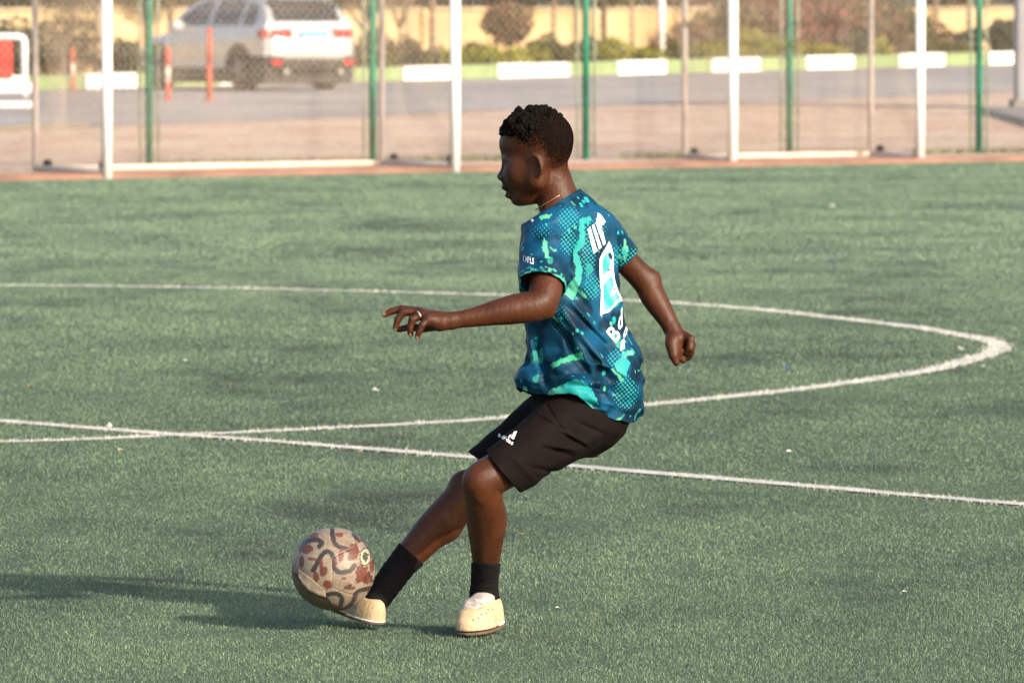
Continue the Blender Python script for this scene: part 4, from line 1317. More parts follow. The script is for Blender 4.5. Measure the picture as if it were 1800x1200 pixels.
# ------------------------------------------------------------------ goals
pmat('goal_white', (0.83, 0.82, 0.80), 0.5, 0.05, 3.0)
pmat('goal_grey', (0.60, 0.54, 0.51), 0.6, 0.15, 6.0)
pmat('bar_cream', (0.66, 0.54, 0.43), 0.6, 0.12, 4.0)
pmat('net_cord', (0.50, 0.41, 0.32), 0.8, 0.1, 20)
pmat('tyre', (0.02, 0.02, 0.021), 0.85, 0.2, 20)
def goal(pL, pR, H, D, r, label, nm):
    a = Vector((pL[0], pL[1], 0)); b = Vector((pR[0], pR[1], 0)); W = (b - a).length
    ang = math.atan2(b.y - a.y, b.x - a.x)
    root = thing(nm, label, 'goal', tuple(a), ang)
    zb = 0.05
    MB().tube([(0, 0, 0.0), (0, 0, H)], r, 16).build('post', MATS['goal_white'], root, True)
    MB().tube([(W, 0, 0.0), (W, 0, H)], r, 16).build('post', MATS['goal_white'], root, True)
    MB().tube([(-r, 0, H), (W + r, 0, H)], r*0.98, 16).build('crossbar', MATS['goal_white'], root, True)
    rr = r*0.62
    T = D*0.75
    for x in (0, W):
        MB().tube([(x, D, zb), (x, D, H*0.92), (x, T, H)], rr, 12).build('rear_post', MATS['goal_grey'], root, True)
        MB().tube([(x, r*0.5, zb + rr), (x, D, zb + rr)], rr*0.8, 10).build('side_bar', MATS['goal_grey'], root, True)
        MB().tube([(x, 0, H - 0.01), (x, T, H)], rr*0.8, 10).build('top_bar', MATS['goal_grey'], root, True)
        for y in (D*0.12, D*0.9):
            w_ = MB().disc_y((x + 0.06, y, 0.11), 0.055, 0.03, 16, 'x').build('wheel', MATS['tyre'], root)
    MB().tube([(0, D, zb + 0.02), (W, D, zb + 0.02)], 0.028, 12).build('ground_bar', MATS['bar_cream'], root, True)
    # net: fine tan cord hanging in uneven, twisted folds
    mb = MB()
    s = 0.055; cr = 0.0018
    sd = int(W*100)
    def hang(x, y, z):
        w = min(1.0, max(0.0, (z - zb)/0.12)) * min(1.0, max(0.0, (H - z)/0.12))
        a = float(vnoise(np.array(x*1.6), np.array(y*2.0), np.array(z*1.1), sd)); b = float(vnoise(np.array(x*1.6), np.array(y*2.0), np.array(z*1.1), sd + 3))
        return (x + 0.16*w*a, y + 0.10*w*b, z)
    nx = int(W/s); nz = int(H/s)
    for i in range(nx + 1):
        x = W*i/nx
        mb.tube([hang(x, D + 0.01, zb + (H*0.95 - zb)*j/12) for j in range(13)], cr, 3, False)
    for j in range(nz + 1):
        z = zb + (H*0.95 - zb)*j/nz
        mb.tube([hang(W*i/24, D + 0.01, z) for i in range(25)], cr, 3, False)
    for x in (0, W):
        ny = max(4, int(D/s))
        for i in range(ny + 1):
            y = D*i/ny
            mb.tube([hang(x, y, zb + (H - zb)*j/10) for j in range(11)], cr, 3, False)
        for j in range(nz + 1):
            z = zb + (H - zb)*j/nz
            mb.tube([hang(x, D*i/6, z) for i in range(7)], cr, 3, False)
    mb.build('net', MATS['net_cord'], root)
    return root
goal((-3.689, 64.753), (-0.539, 67.321), 2.0, 1.12, 0.048, 'large white framed goal with a grey rear frame, in front of the car', 'football_goal')
goal((2.176, 70.1), (4.091, 71.327), 1.78, 0.85, 0.046, 'small narrow white framed goal on the right of the pitch edge', 'football_goal')

# ------------------------------------------------------------------ chain link fence
t = NT('fence_green')
n = t.noise(t.mapped((6, 6, 2)), 1.0, 5, 0.65)
t.base(t.ramp(n, [(0.30, (0.022, 0.065, 0.045)), (0.5, (0.020, 0.16, 0.10)), (0.72, (0.045, 0.25, 0.165))])); t.rough(0.55, 0.4)
pmat('fence_wire', (0.42, 0.38, 0.31), 0.6, 0.15, 8.0)
pmat('fence_frame', (0.24, 0.28, 0.22), 0.6, 0.25, 8.0)
FP = [(-9.4, 62.12), (-7.42, 63.75), (-5.44, 65.38), (-3.42, 67.012), (-1.345, 68.60), (0.726, 70.05), (2.784, 71.45), (4.772, 72.75), (6.74, 74.2), (8.70, 75.7), (10.66, 77.2)]
FP = [(x_*1.0095, y_ + 0.65) for x_, y_ in FP]
fence = thing('chain_link_fence', 'tall green chain link fence along the edge of the pitch', 'fence', (FP[5][0], FP[5][1], 0.045))
FO = Vector((FP[5][0], FP[5][1], 0.045)); FH = 2.9
def tree_wire(p, q, h):
    d = Vector((q[0]-p[0], q[1]-p[1], 0)); L = d.length; d.normalize()
    mb = MB(); s = 0.062; r = 0.0027
    o = Vector((p[0], p[1], 0.045)) - FO
    x = -h
    while x < L:
        # rising to the right, then the mirror wire
        x0, z0 = (x, 0.05) if x >= 0 else (0, 0.05 - x)
        x1, z1 = (x + h, h + 0.05) if x + h <= L else (L, 0.05 + L - x)
        if x1 > x0:
            A = o + d*x0 + Vector((0, 0, z0)); Bq = o + d*x1 + Vector((0, 0, z1))
            mb.tube([A, Bq], r, 3, False)
            A = o + d*(L-x0) + Vector((0, 0.003, z0)); Bq = o + d*(L-x1) + Vector((0, 0.003, z1))
            mb.tube([A, Bq], r, 3, False)
        x += s*1.414
    return mb
for i, p in enumerate(FP):
    x, y = p[0]-FO.x, p[1]-FO.y
    MB().tube([(x, y, -0.1), (x, y, FH)], 0.036, 14).build('post', MATS['fence_green'], fence, True)
    if i + 1 < len(FP):
        q = FP[i+1]
        d = Vector((q[0]-p[0], q[1]-p[1], 0)); L = d.length; d.normalize()
        o = Vector((x, y, 0))
        for k in (0.105, L - 0.105):
            MB().tube([o + d*k + Vector((0, 0, 0.03)), o + d*k + Vector((0, 0, FH - 0.05))], 0.012, 8).build('panel_frame', MATS['fence_frame'], fence, True)
        MB().tube([o + d*0.03 + Vector((0, 0, FH - 0.04)), o + d*(L-0.03) + Vector((0, 0, FH - 0.04))], 0.02, 8).build('top_rail', MATS['fence_green'], fence, True)
        tree_wire(p, q, FH - 0.12).build('wire_mesh', MATS['fence_wire'], fence)

# ------------------------------------------------------------------ plants
leafmat('leaf_olive', (0.042, 0.046, 0.012), (0.095, 0.090, 0.020), (0.19, 0.155, 0.035))
leafmat('leaf_dark', (0.018, 0.024, 0.010), (0.045, 0.050, 0.020), (0.10, 0.095, 0.04))
leafmat('leaf_lime', (0.10, 0.11, 0.005), (0.20, 0.205, 0.008), (0.33, 0.30, 0.02))
leafmat('leaf_red', (0.07, 0.055, 0.022), (0.17, 0.075, 0.045), (0.34, 0.085, 0.085))
leafmat('leaf_dry', (0.075, 0.055, 0.022), (0.155, 0.112, 0.048), (0.26, 0.19, 0.09))
leafmat('leaf_mixed', (0.065, 0.062, 0.02), (0.15, 0.10, 0.04), (0.28, 0.105, 0.07))
pmat('bark', (0.22, 0.155, 0.10), 0.9, 0.25, 6.0, 0.5, 30)
def leaves(n, rad, leaf, seed, lump=0.35, bottom=-1.0):
    r = np.random.default_rng(seed)
    d = r.normal(size=(n, 3)); d /= np.linalg.norm(d, axis=1)[:, None]
    q = r.random(n)**0.45
    l = 1 + lump*fbm(d[:,0]*2.2, d[:,1]*2.2, d[:,2]*2.2, 3, seed)
    P = d * (q*l)[:, None]
    k = P[:, 2] > bottom
    P = P[k]; gaps = fbm(P[:,0]*3, P[:,1]*3, P[:,2]*3, 2, seed+5) > -0.22
    P = P[gaps] * np.array(rad)[None]
    m = len(P)
    a = r.normal(size=(m, 3)); a /= np.linalg.norm(a, axis=1)[:, None]
    b = np.cross(a, r.normal(size=(m, 3))); b /= np.linalg.norm(b, axis=1)[:, None]
    s = leaf * r.uniform(0.6, 1.4, m)
    A = a*s[:, None]; Bq = b*(s*0.5)[:, None]
    V = np.stack([P-A, P+Bq, P+A, P-Bq], 1).reshape(-1, 3)
    return V, np.arange(4*m).reshape(-1, 4)
def shrub(x, y, rad, mat, label, group, n=1100, leaf=0.05, seed=1, z=None, name='shrub', stems=4):
    z0 = float(zg(x, y)) + (0.2 if y > y_kerb(x) else 0.0) if z is None else z
    root = thing(name, label, 'shrub', (x, y, z0), 0, group)
    V, F = leaves(n, rad, leaf, seed, 0.62, -0.8)
    V[:, 2] += rad[2]*0.85
    mk('crown', V, F, MATS[mat], root)
    mb = MB(); r = random.Random(seed)
    for k in range(stems):
        a = r.uniform(0, 6.28); q = r.uniform(0.2, 0.6)
        mb.tube([(0.03*math.cos(a), 0.03*math.sin(a), -0.03), (rad[0]*q*0.5*math.cos(a), rad[1]*q*0.5*math.sin(a), rad[2]*0.6), (rad[0]*q*math.cos(a), rad[1]*q*math.sin(a), rad[2]*1.2)], [0.02, 0.014, 0.006], 6)
    mb.build('stem', MATS['bark'], root)
    return root
def tree(x, y, h, cr, mat, label, group, seed=1, n=2600, leaf=0.09, trunk_r=0.07, fork=0.5, cz=None, lean=0.0):
    z0 = float(zg(x, y)) + 0.2
    root = thing('tree', label, 'tree', (x, y, z0), 0, group)
    r = random.Random(seed)
    mb = MB()
    cz = cz or h
    top = Vector((lean*h*fork, 0, h*fork))
    mb.tube([(0, 0, -0.05), (lean*h*fork*0.4, 0.02, h*fork*0.5), top], [trunk_r*1.25, trunk_r, trunk_r*0.85], 10)
    mb.build('trunk', MATS['bark'], root, True)
    lm = MB()
    for k in range(6):
        a = 2*math.pi*k/6 + r.uniform(-0.4, 0.4)
        q = r.uniform(0.35, 0.75)
        e = Vector((lean*h + cr[0]*q*math.cos(a), cr[1]*q*math.sin(a), cz + cr[2]*r.uniform(-0.3, 0.5)))
        mid = top.lerp(e, 0.5) + Vector((r.uniform(-0.1, 0.1), r.uniform(-0.1, 0.1), -0.12))
        lm.tube([top - Vector((0, 0, 0.04)), mid, e], [trunk_r*0.7, trunk_r*0.45, trunk_r*0.12], 7)
    lm.build('limb', MATS['bark'], root, True)
    V, F = leaves(n, cr, leaf, seed, 0.4)
    V += np.array([lean*h, 0, cz])[None]
    mk('crown', V, F, MATS[mat], root)
    return root
def xa(u, y): return (u - 900) * y / FPX       # sideways place of something seen in column u, y metres away
def yk(u, off):
    x = kerb_x(u); return xa(u, y_kerb(x) + off), y_kerb(x) + off

# ------------------------------------------------------------------ boundary wall behind the verge
t = NT('cream_plaster')
n = t.noise(t.mapped((0.5, 0.5, 1.2)), 1.0, 5, 0.6)
t.base(t.ramp(n, [(0.35, (0.44, 0.30, 0.15)), (0.65, (0.60, 0.45, 0.26))])); t.rough(0.85, 0.2)
pmat('coping', (0.40, 0.31, 0.20), 0.85, 0.2, 2.0)
wall = thing('boundary_wall', 'low cream plastered wall with pilasters behind the planted verge', 'wall', (0, 141.0, 0.2))
wd = Vector((1, 1.243, 0)).normalized(); wn_ = Vector((-wd.y, wd.x, 0))
nP = 18; PL = 2.7
for i in range(-9, nP - 9 + 1):
    s0 = i*PL
    def wp(s, o, z):
        p = wd*s + wn_*o; x_ = p.x; 
        return (p.x, p.y, z)
    zb = float(np.clip(s0*0.62*0.0133, -0.2, 0.26)) - 0.35
    top = 1.22
    V = [wp(s0, 0, zb), wp(s0+PL-0.006, 0, zb), wp(s0+PL-0.006, 0.2, zb), wp(s0, 0.2, zb), wp(s0, 0, top), wp(s0+PL-0.006, 0, top), wp(s0+PL-0.006, 0.2, top), wp(s0, 0.2, top)]
    F = [(0,3,2,1),(4,5,6,7),(0,1,5,4),(1,2,6,5),(2,3,7,6),(3,0,4,7)]
    mk('wall_panel', V, F, MATS['cream_plaster'], wall)
    V = [wp(s0-0.16, -0.08, zb), wp(s0+0.16, -0.08, zb), wp(s0+0.16, 0.28, zb), wp(s0-0.16, 0.28, zb), wp(s0-0.16, -0.08, top+0.03), wp(s0+0.16, -0.08, top+0.03), wp(s0+0.16, 0.28, top+0.03), wp(s0-0.16, 0.28, top+0.03)]
    mk('pilaster', V, F, MATS['cream_plaster'], wall)
    V = [wp(s0+0.18, -0.05, top+0.003), wp(s0+PL-0.18, -0.05, top+0.003), wp(s0+PL-0.18, 0.25, top+0.003), wp(s0+0.18, 0.25, top+0.003), wp(s0+0.18, -0.05, top+0.07), wp(s0+PL-0.18, -0.05, top+0.07), wp(s0+PL-0.18, 0.25, top+0.07), wp(s0+0.18, 0.25, top+0.07)]
    mk('coping_stone', V, F, MATS['coping'], wall)

# --- planting along the verge (column in the picture, metres behind the kerb)
LOW = [(655, 'leaf_olive', 0.40, 0.14), (745, 'leaf_olive', 0.42, 0.15), (800, 'leaf_lime', 0.45, 0.17), (862, 'leaf_lime', 0.48, 0.18), (925, 'leaf_lime', 0.42, 0.17), (1000, 'leaf_olive', 0.26, 0.16), (1076, 'leaf_lime', 0.30, 0.24), (1135, 'leaf_lime', 0.36, 0.14), (1195, 'leaf_olive', 0.42, 0.17), (1250, 'leaf_lime', 0.40, 0.17), (1316, 'leaf_lime', 0.40, 0.28), (1368, 'leaf_lime', 0.38, 0.22), (1440, 'leaf_lime', 0.50, 0.14), (1505, 'leaf_dark', 0.32, 0.24), (1540, 'leaf_lime', 0.30, 0.16), (1660, 'leaf_olive', 0.5, 0.14)]
names = ['leftmost low shrub behind the kerb, right of the car', 'low olive shrub between the two left goal posts', 'low lime shrub behind the tall goal post', 'low lime shrub left of the round topiary bush', 'low lime shrub under the round topiary bush', 'thin olive shrub right of the topiary bush', 'bright lime tuft beside the middle green fence post', 'low lime shrub left of the white pole', 'olive shrub right of the white pole', 'lime shrub left of the second goal', 'upright lime shrub behind the left post of the small goal', 'upright lime shrub inside the small goal opening', 'flat lime hedge inside the small goal opening', 'dark little bush at the right of the flat lime hedge', 'pointed lime shrub near the right post of the small goal', 'low olive ground cover right of the small goal']
for i, ((u, m, rw, rh), lb) in enumerate(zip(LOW, names)):
    x, y = yk(u, 1.5 + 0.4*(i % 3))
    shrub(x, y, (rw*1.25, 0.35, rh*1.25), m, lb, 'low shrubs along the verge', 1100, 0.045, 100 + i)
x, y = yk(892, 3.0)
rt = thing('topiary_bush', 'round clipped bush with reddish leaves on thin stems before the wall', 'shrub', (x, y, float(zg(x, y)) + 0.2))
V, F = leaves(2600, (0.52, 0.5, 0.42), 0.05, 55, 0.22); V[:, 2] += 0.80
mk('crown', V, F, MATS['leaf_mixed'], rt)
mb = MB()
for a in (-0.25, -0.08, 0.1, 0.27): mb.tube([(a*0.3, 0.02*a, -0.03), (a*0.7, 0, 0.25), (a, 0, 0.65)], [0.03, 0.026, 0.018], 7)
mb.build('stem', MATS['bark'], rt)
# flowering hedge bushes on the right
for i, (u, off, rad, m, lb) in enumerate([
    (1275, 3.6, (0.82, 0.5, 0.66), 'leaf_dry', 'tan and olive bush left of the small goal post'),
    (1362, 3.4, (0.84, 0.5, 0.72), 'leaf_red', 'reddish flowering bush inside the left part of the small goal'),
    (1440, 3.8, (0.88, 0.5, 0.78), 'leaf_red', 'tall red flowering bush in the middle of the small goal'),
    (1530, 3.2, (0.86, 0.5, 0.70), 'leaf_mixed', 'brownish bush seen at the right of the small goal'),
    (1592, 3.4, (0.62, 0.45, 0.56), 'leaf_olive', 'olive bush beside the right post of the small goal'),
    (1695, 3.2, (0.38, 0.4, 0.28), 'leaf_dark', 'dark green bush left of the last green fence post'),
    (1765, 3.2, (0.42, 0.4, 0.40), 'leaf_dark', 'dark green bush at the far right edge by the pillar')]):
    x, y = yk(u, off)
    shrub(x, y, rad, m, lb, 'bushes in front of the wall', 3600, 0.055, 200 + i, name='bush')
EX = [(715, 2.6, (0.35, 0.35, 0.30), 'leaf_dry', 'dry tuft at the foot of the forked tree'), (838, 3.4, (0.45, 0.4, 0.24), 'leaf_olive', 'olive bush behind the lime shrubs left of the topiary'), (960, 3.0, (0.36, 0.4, 0.30), 'leaf_olive', 'olive bush right of the topiary stems'), (1035, 3.2, (0.34, 0.4, 0.26), 'leaf_dry', 'dry bush behind the middle green fence post'), (1215, 3.4, (0.5, 0.45, 0.42), 'leaf_mixed', 'brown green bush between the white pole and the small goal'), (1316, 4.2, (0.6, 0.5, 0.62), 'leaf_olive', 'olive bush behind the left post of the small goal'), (1480, 4.6, (0.7, 0.5, 0.74), 'leaf_dry', 'dry bush behind the red flowering bushes'), (1640, 3.0, (0.45, 0.4, 0.34), 'leaf_mixed', 'brown green bush just right of the small goal'), (655, 3.2, (0.45, 0.4, 0.40), 'leaf_dry', 'dry bush between the car and the grey goal post')]
for i, (u, off, rad, m, lb) in enumerate(EX):
    x, y = yk(u, off)
    shrub(x, y, rad, m, lb, 'bushes in front of the wall', 1800, 0.055, 500 + i, name='bush')
# spiky plant by the white pole
x, y = yk(1148, 2.4)
rt = thing('spiky_plant', 'small reddish spiky plant just left of the white pole', 'plant', (x, y, float(zg(x, y)) + 0.2))
r = random.Random(9)
for k in range(16):
    a = r.uniform(0, 6.28); q = r.uniform(0.2, 0.5); h = r.uniform(0.35, 0.75)
    b = Vector((-math.sin(a), math.cos(a), 0))*0.018
    pts = [Vector((0, 0, 0.02)), Vector((math.cos(a)*q*0.4, math.sin(a)*q*0.4, h*0.6)), Vector((math.cos(a)*q, math.sin(a)*q, h))]
    V = [pts[0]-b, pts[0]+b, pts[1]+b*1.1, pts[1]-b*1.1, pts[2]]
    mk('leaf', V, [(0,1,2,3), (3,2,4)], MATS['leaf_red'], rt)
# left side bushes
for i, (x, y, rad, m, lb) in enumerate([
    (xa(12, 128), 128.0, (0.75, 0.6, 0.66), 'leaf_dark', 'dark green bush behind the red panel at the far left'),
    (xa(112, 129), 129.0, (0.72, 0.6, 0.74), 'leaf_dry', 'large dry brown bush left of the tall goal post'),
    (xa(226, 128.5), 128.5, (0.36, 0.4, 0.40), 'leaf_dark', 'dark bush with red flowers beside the left green fence post')]):
    shrub(x, y, rad, m, lb, 'bushes on the left verge', 3000, 0.06, 260 + i, name='bush', z=0.16)
# trees in front of and beyond the wall
TR = [(702, 4.6, 2.7, (0.9, 0.8, 0.75), 'leaf_dry', 'forked dry tree just right of the grey goal post', 0.035, 0.28, 0.02),
      (760, 4.8, 3.0, (0.8, 0.8, 0.8), 'leaf_olive', 'slim tree with a straight trunk left of the tall goal post', 0.05, 0.6, 0.0),
      (972, 4.4, 2.8, (0.9, 0.8, 0.8), 'leaf_olive', 'slim tree right of the round topiary bush', 0.04, 0.6, 0.02),
      (1062, 4.8, 2.9, (0.9, 0.8, 0.8), 'leaf_dry', 'slim tree with dry crown right of the middle fence post', 0.05, 0.55, 0.0),
      (1112, 4.6, 2.8, (0.8, 0.8, 0.75), 'leaf_dry', 'slim tree left of the white pole', 0.035, 0.55, -0.02),
      (1645, 4.6, 2.7, (0.9, 0.8, 0.8), 'leaf_olive', 'slim tree just right of the small goal', 0.045, 0.5, 0.0),
      (1700, 4.8, 2.8, (0.9, 0.8, 0.8), 'leaf_olive', 'slim tree left of the last green fence post', 0.04, 0.5, 0.02),
      (640, 3.8, 2.5, (0.8, 0.8, 0.95), 'leaf_dry', 'dry tree whose crown hangs low beside the car', 0.05, 0.3, 0.0),
      (300, 4.6, 2.8, (1.1, 0.9, 1.05), 'leaf_olive', 'yellowish tree over the bonnet of the car', 0.06, 0.5, 0.0),
      (170, 4.6, 2.9, (1.0, 0.9, 1.1), 'leaf_dry', 'dry tree behind the brown bush on the left', 0.06, 0.5, 0.0)]
for i, (u, off, h, cr, m, lb, tr, fk, ln) in enumerate(TR):
    x, y = yk(u, off)
    tree(x, y, h, cr, m, lb, 'trees along the wall', 300 + i, 2400, 0.085, tr, fk, h*0.82, ln)
for i in range(13):
    x, y = yk(-60 + i*158, 9.5 + (i % 3)*1.1)
    side = ['first', 'second', 'third', 'fourth', 'fifth', 'sixth', 'seventh', 'eighth', 'ninth', 'tenth', 'eleventh', 'twelfth', 'thirteenth'][i]
    tree(x, y, 3.1, (1.25, 1.0, 1.35), ['leaf_dry', 'leaf_olive', 'leaf_mixed'][i % 3], side + ' tree from the left in the row behind the wall', 'trees behind the wall', 400 + i, 3000, 0.10, 0.08, 0.45, 2.0)

# ------------------------------------------------------------------ white pole, pillar, bollards, barrier
x, y = yk(1162, 2.2)
pl = thing('white_pole', 'white painted pole standing among the shrubs behind the kerb', 'pole', (x, y, float(zg(x, y)) + 0.2))
MB().tube([(0, 0, -0.05), (0, 0, 3.2)], 0.072, 14).build('shaft', MATS['goal_white'], pl, True)
MB().disc_y((0, 0, 0.03), 0.14, 0.06, 18, 'z').build('base_plate', MATS['concrete'], pl)
pmat('pillar_grey', (0.25, 0.255, 0.28), 0.8, 0.08, 1.5)
pmat('dark_shade_concrete', (0.19, 0.17, 0.16), 0.9, 0.2, 1.0)
px_ = thing('grey_pillar', 'wide grey pillar on a concrete plinth at the right edge', 'pillar', (7.02, 98.8, 0.10))
MB().bbox((0, 0, 0), (1.0, 0.8, 3.4), 0.02).build('shaft', MATS['pillar_grey'], px_)
MB().bbox((-0.06, -0.12, -0.12), (1.12, 0.92, 0.14), 0.02).build('plinth', MATS['dark_shade_concrete'], px_)
MB().bbox((-0.70, -14.2, -0.16), (2.4, -1.8, 0.07), 0.03).build('ramp', MATS['dark_shade_concrete'], px_)  # low concrete mound; its dark tone also stands in for shade on the paving
MB().bbox((-0.10, -0.10, 3.41), (1.10, 0.90, 3.55), 0.02).build('cap', MATS['concrete'], px_)
pmat('bollard_red', (0.46, 0.075, 0.04), 0.6, 0.12, 6.0)
pmat('bollard_white', (0.70, 0.52, 0.45), 0.6, 0.10, 6.0)
def bollard(x, y, h, bands, label):
    z0 = float(zg(x, y)) + 0.005
    root = thing('bollard', label, 'bollard', (x, y, z0), 0, 'bollards along the road')
    n = len(bands); r = 0.042
    for i, m in enumerate(bands):
        MB().tube([(0, 0, h*i/n), (0, 0, h*(i+1)/n)], r, 14).build('band', MATS[m], root, True)
    MB().tube([(0, 0, h+0.001), (0, 0, h + 0.02), (0, 0, h + 0.035)], [r, r*0.8, r*0.3], 14).build('cap', MATS[bands[-1]], root, True)
    MB().disc_y((0, 0, 0.012), 0.085, 0.02, 18, 'z').build('foot', MATS['bollard_red'], root)
bollard(-7.627, 123.56, 0.72, ['bollard_red', 'bollard_white', 'bollard_red'], 'faded red and white bollard left of the tall goal post')
bollard(-5.34, 110.39, 0.80, ['bollard_red', 'bollard_white', 'bollard_red'], 'red and white banded bollard by the front wheel of the car')
bollard(-4.681, 110.03, 1.10, ['bollard_red', 'bollard_red'], 'taller plain red bollard in front of the car door')
pmat('panel_red', (0.70, 0.045, 0.03), 0.5, 0.06, 2.0)
br_ = thing('road_barrier', 'white tubular barrier with a red panel at the left edge', 'barrier', (-7.62, 111.2, 0.055))
c = 0.10
arc = [(-c + c*math.sin(a), 0, 1.0 - c + c*math.cos(a)) for a in np.linspace(0, math.pi/2, 6)]
MB().tube([(-1.5, 0, 1.0)] + arc + [(0, 0, 0.05)], 0.055, 12).build('frame', MATS['goal_white'], br_, True)
MB().tube([(-1.5, 0, 1.0), (-1.5, 0, 0.05)], 0.055, 12).build('frame', MATS['goal_white'], br_, True)
MB().bbox((-1.42, -0.02, 0.33), (-0.19, 0.02, 0.93), 0.008).build('panel', MATS['panel_red'], br_)
MB().bbox((-1.7, -0.06, 0.12), (0.10, 0.06, 0.29), 0.02).build('board', MATS['goal_white'], br_)
ws = tag(MB().bbox((-1.6, -0.07, 0), (0.0, 0.07, 0.09), 0.02).build('wheel_stop', MATS['kerb_white']), 'low white wheel stop on the road below the red panel', 'wheel stop')
ws.location = (-6.98, 104.1, 0.052)

# weeds along the foot of the fence
r = np.random.default_rng(77)
n = 5200
xs = r.uniform(-6.5, 7.5, n); ys = np.interp(xs, [p[0] for p in FP], [p[1] for p in FP]) - r.gamma(1.5, 0.06, n) + 0.12
dens = fbm(xs*1.3, ys*0.2, 0*xs, 3, 4)
k = dens > -0.1; xs, ys = xs[k], ys[k]; n = len(xs)
h = r.uniform(0.02, 0.085, n); a = r.uniform(0, 6.28, n); w = 0.006
V = np.stack([np.c_[xs-w*np.cos(a), ys-w*np.sin(a), np.full(n, 0.05)], np.c_[xs+w*np.cos(a), ys+w*np.sin(a), np.full(n, 0.05)], np.c_[xs+r.normal(0, 0.03, n), ys+r.normal(0, 0.03, n), 0.05+h]], 1).reshape(-1, 3)
leafmat('weed', (0.06, 0.09, 0.04), (0.13, 0.16, 0.07), (0.25, 0.24, 0.11))
tag(mk('fence_weeds', V, np.arange(3*n).reshape(-1, 3), MATS['weed']), 'thin weeds growing along the foot of the fence', 'weeds', kind='stuff')

# ------------------------------------------------------------------ parked car
def make_car():
    t = NT('car_paint'); t.base((0.62, 0.61, 0.60)); t.rough(0.28, 0.5); t.b.inputs['Metallic'].default_value = 0.25
    t.b.inputs['Coat Weight'].default_value = 0.6; t.b.inputs['Coat Roughness'].default_value = 0.08
    n = t.noise(t.mapped(), 3, 4); t.base(t.ramp(n, [(0.3, (0.43, 0.44, 0.455)), (0.7, (0.50, 0.51, 0.52))]))
    t = NT('car_glass'); n = t.noise(t.mapped(), 2, 3); t.base(t.ramp(n, [(0.3, (0.025, 0.026, 0.028)), (0.7, (0.04, 0.04, 0.042))])); t.rough(0.08, 0.6)
    pmat('car_trim', (0.028, 0.027, 0.026), 0.7, 0.2, 8)
    pmat('lamp_red', (0.50, 0.02, 0.018), 0.2, 0.15, 12)
    pmat('alloy', (0.30, 0.29, 0.28), 0.35, 0.1, 9, metal=0.7)
    pmat('plate_white', (0.75, 0.75, 0.73), 0.5, 0.03, 9)
    pmat('plate_blue', (0.10, 0.34, 0.52), 0.5, 0.05, 9)
    root = thing('parked_car', 'silver white sport utility car parked beyond the fence, rear towards the pitch', 'car', (-4.62, 122.45, 0.086), math.radians(124))
    # x forward, y left, z up; rear bumper at -2.2, nose at 2.2
    Fd = Field((-2.34, -1.02, 0.10), (2.34, 1.02, 1.78), 0.03)
    XS = np.array([-2.24, -2.2, -2.05, -1.7, -1.0, 0.0, 0.9, 1.4, 1.8, 2.05, 2.2, 2.24])
    LOZ = np.array([0.42, 0.34, 0.28, 0.26, 0.25, 0.25, 0.25, 0.26, 0.28, 0.34, 0.45, 0.5])
    BELT = np.array([0.86, 1.02, 1.10, 1.10, 1.06, 1.02, 1.00, 0.98, 0.92, 0.84, 0.72, 0.6])
    HW = np.array([0.62, 0.80, 0.88, 0.91, 0.92, 0.92, 0.92, 0.91, 0.88, 0.80, 0.66, 0.5])
    def low(x, y, z):
        lo = np.interp(x, XS, LOZ); hi = np.interp(x, XS, BELT); w = np.interp(x, XS, HW)
        cz = (lo+hi)/2; hz = (hi-lo)/2
        q = (np.abs(y)/w)**5 + (np.abs(z-cz)/hz)**4.5
        d = (q**0.2 - 1)*0.5
        return np.maximum(d, np.abs(x) - 2.24).astype(np.float32)
    Fd.union(low, (-2.3, -1, 0.2), (2.3, 1, 1.2), 0)
    GX = np.array([-2.12, -1.9, -1.55, -1.0, -0.3, 0.15, 0.6, 1.05]); GT = np.array([1.15, 1.42, 1.60, 1.655, 1.66, 1.62, 1.42, 1.02])
    def green(x, y, z):
        top = np.interp(x, GX, GT)
        w = 0.90 - 0.30*np.clip((z-1.0)/0.66, 0, 1)**1.25
        d = np.maximum(np.abs(y) - w, z - top)*1.0
        d = np.maximum(d, np.maximum(GX[0] - x, x - GX[-1]))
        q = np.maximum(np.abs(y) - w, -0.3)
        return d + 0*q
    Fd.union(green, (-2.15, -0.95, 0.8), (1.1, 0.95, 1.7), 0.05)
    for xw in (-1.33, 1.33):
        for s in (-1, 1):
            Fd.cone((xw, s*1.05, 0.36), (xw, s*0.70, 0.36), 0.385, 0.385, 0.02, True)
    # roof rails and spoiler lip
    V, Q = Fd.mesh()
    V = relax(V, Q, 2, 0.5)
    c = V[Q].mean(1); nrm = np.cross(V[Q[:,1]]-V[Q[:,0]], V[Q[:,2]]-V[Q[:,0]]); nrm /= np.linalg.norm(nrm, axis=1)[:, None] + 1e-9
    x, y, z = c.T; ay = np.abs(y)
    top = np.interp(x, GX, GT)
    part = np.zeros(len(Q), int)
    side = (z > 1.10) & (z < top - 0.11) & (np.abs(nrm[:,1]) > 0.55) & (x > -1.75) & (x < 0.72)
    pillar = (np.abs(x + 0.28) < 0.05) | (np.abs(x + 1.28) < 0.05)
    part[side & ~pillar & (y > 0)] = 1; part[side & ~pillar & (y <= 0)] = 2
    part[(x < -1.62) & (z > 1.17) & (z < 1.52) & (nrm[:,0] < -0.35) & (ay < 0.66)] = 3
    part[(x > 0.35) & (z > 1.05) & (z < 1.58) & (nrm[:,0] > 0.3) & (ay < 0.68)] = 4
    lampm = (x < -1.86) & (z > 0.90) & (z < 1.045) & (ay > 0.40)
    part[lampm & (y > 0)] = 5; part[lampm & (y <= 0)] = 6
    part[(z < 0.60) & (x < -1.55)] = 7
    part[(z < 0.40) & (part == 0)] = 8
    arch = np.zeros(len(Q), bool)
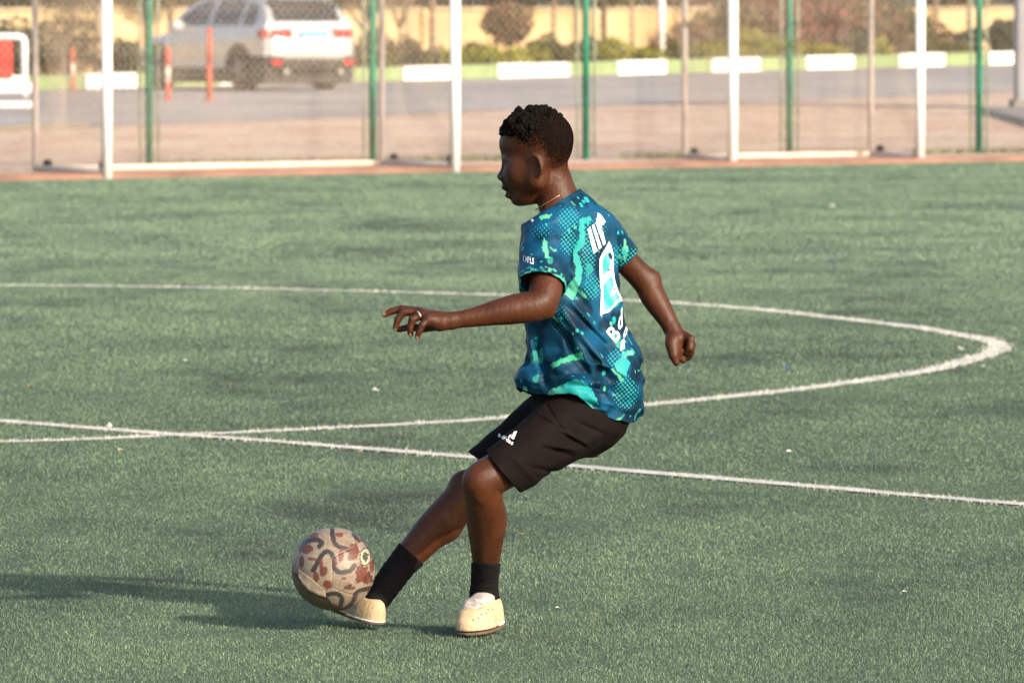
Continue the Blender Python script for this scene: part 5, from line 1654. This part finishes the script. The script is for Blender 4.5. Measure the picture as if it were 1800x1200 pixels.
    for xw in (-1.33, 1.33): arch |= (np.hypot(x-xw, z-0.36) < 0.45)
    part[arch & (part != 7)] = 8
    defs = {0: ('body', 'car_paint'), 1: ('side_window', 'car_glass'), 2: ('side_window', 'car_glass'), 3: ('rear_window', 'car_glass'), 4: ('windscreen', 'car_glass'), 5: ('tail_light', 'lamp_red'), 6: ('tail_light', 'lamp_red'), 7: ('rear_bumper', 'car_trim'), 8: ('sill_trim', 'car_trim')}
    for k, (nm, m) in defs.items():
        q = Q[part == k]
        if len(q) == 0: continue
        us = np.unique(q); mp = np.full(len(V), -1); mp[us] = np.arange(len(us))
        mk(nm, V[us], mp[q], MATS[m], root, True)
    MB().bbox((-2.262, -0.60, 0.53), (-2.20, 0.60, 0.61), 0.01).build('bumper_strip', MATS['alloy'], root)
    for s in (-1, 1):
        MB().bbox((-2.25, s*0.72-0.10, 0.44), (-2.16, s*0.72+0.10, 0.52), 0.01).build('reflector', MATS['lamp_red'], root)
        MB().tube([(-2.27, s*0.55, 0.33), (-2.12, s*0.55, 0.33)], 0.055, 12).build('exhaust_tip', MATS['alloy'], root)
        mr = MB(); mr.bbox((0.42, s*0.93-0.02 if s > 0 else s*0.93-0.2, 1.02), (0.60, s*0.93+0.2 if s > 0 else s*0.93+0.02, 1.18), 0.04); mr.build('mirror', MATS['car_paint'], root, True)
        MB().tube([(-1.6, s*0.58, 1.655), (-1.3, s*0.585, 1.70), (0.0, s*0.585, 1.70), (0.25, s*0.575, 1.66)], 0.018, 8).build('roof_rail', MATS['alloy'], root, True)
    MB().bbox((-2.02, -0.58, 1.555), (-1.72, 0.58, 1.61), 0.02).build('spoiler', MATS['car_paint'], root)
    MB().bbox((-2.285, -0.27, 0.80), (-2.235, 0.27, 0.905), 0.008).build('number_plate', MATS['plate_white'], root)
    MB().bbox((-2.283, -0.27, 0.907), (-2.232, 0.27, 1.0), 0.008).build('plate_band', MATS['plate_blue'], root)
    MB().bbox((-0.72, 0.925, 0.86), (-0.52, 0.955, 0.90), 0.008).build('door_handle', MATS['car_paint'], root)
    MB().bbox((0.22, 0.925, 0.86), (0.42, 0.955, 0.90), 0.008).build('door_handle', MATS['car_paint'], root)
    for xw in (-1.33, 1.33):
        for s in (-1, 1):
            w = MB(); R_ = 0.36
            w.tube([(xw, s*0.70, R_), (xw, s*0.72, R_), (xw, s*0.89, R_), (xw, s*0.91, R_)], [R_*0.93, R_, R_, R_*0.93], 28)
            ty = w.build('tyre', MATS['tyre'], root, True)
            MB().tube([(xw, s*0.895, R_), (xw, s*0.915, R_)], [0.25, 0.235], 24).build('rim', MATS['tyre'], ty)
            sp = MB()
            for k in range(5):
                a = 2*math.pi*k/5
                e = Vector((math.cos(a), 0, math.sin(a)))
                sp.tube([Vector((xw, s*0.925, R_)) + e*0.03, Vector((xw, s*0.92, R_)) + e*0.235], [0.035, 0.022], 6)
            sp.tube([(xw, s*0.905, R_), (xw, s*0.94, R_)], 0.05, 12)
            sp.build('spokes', MATS['alloy'], ty)
make_car()
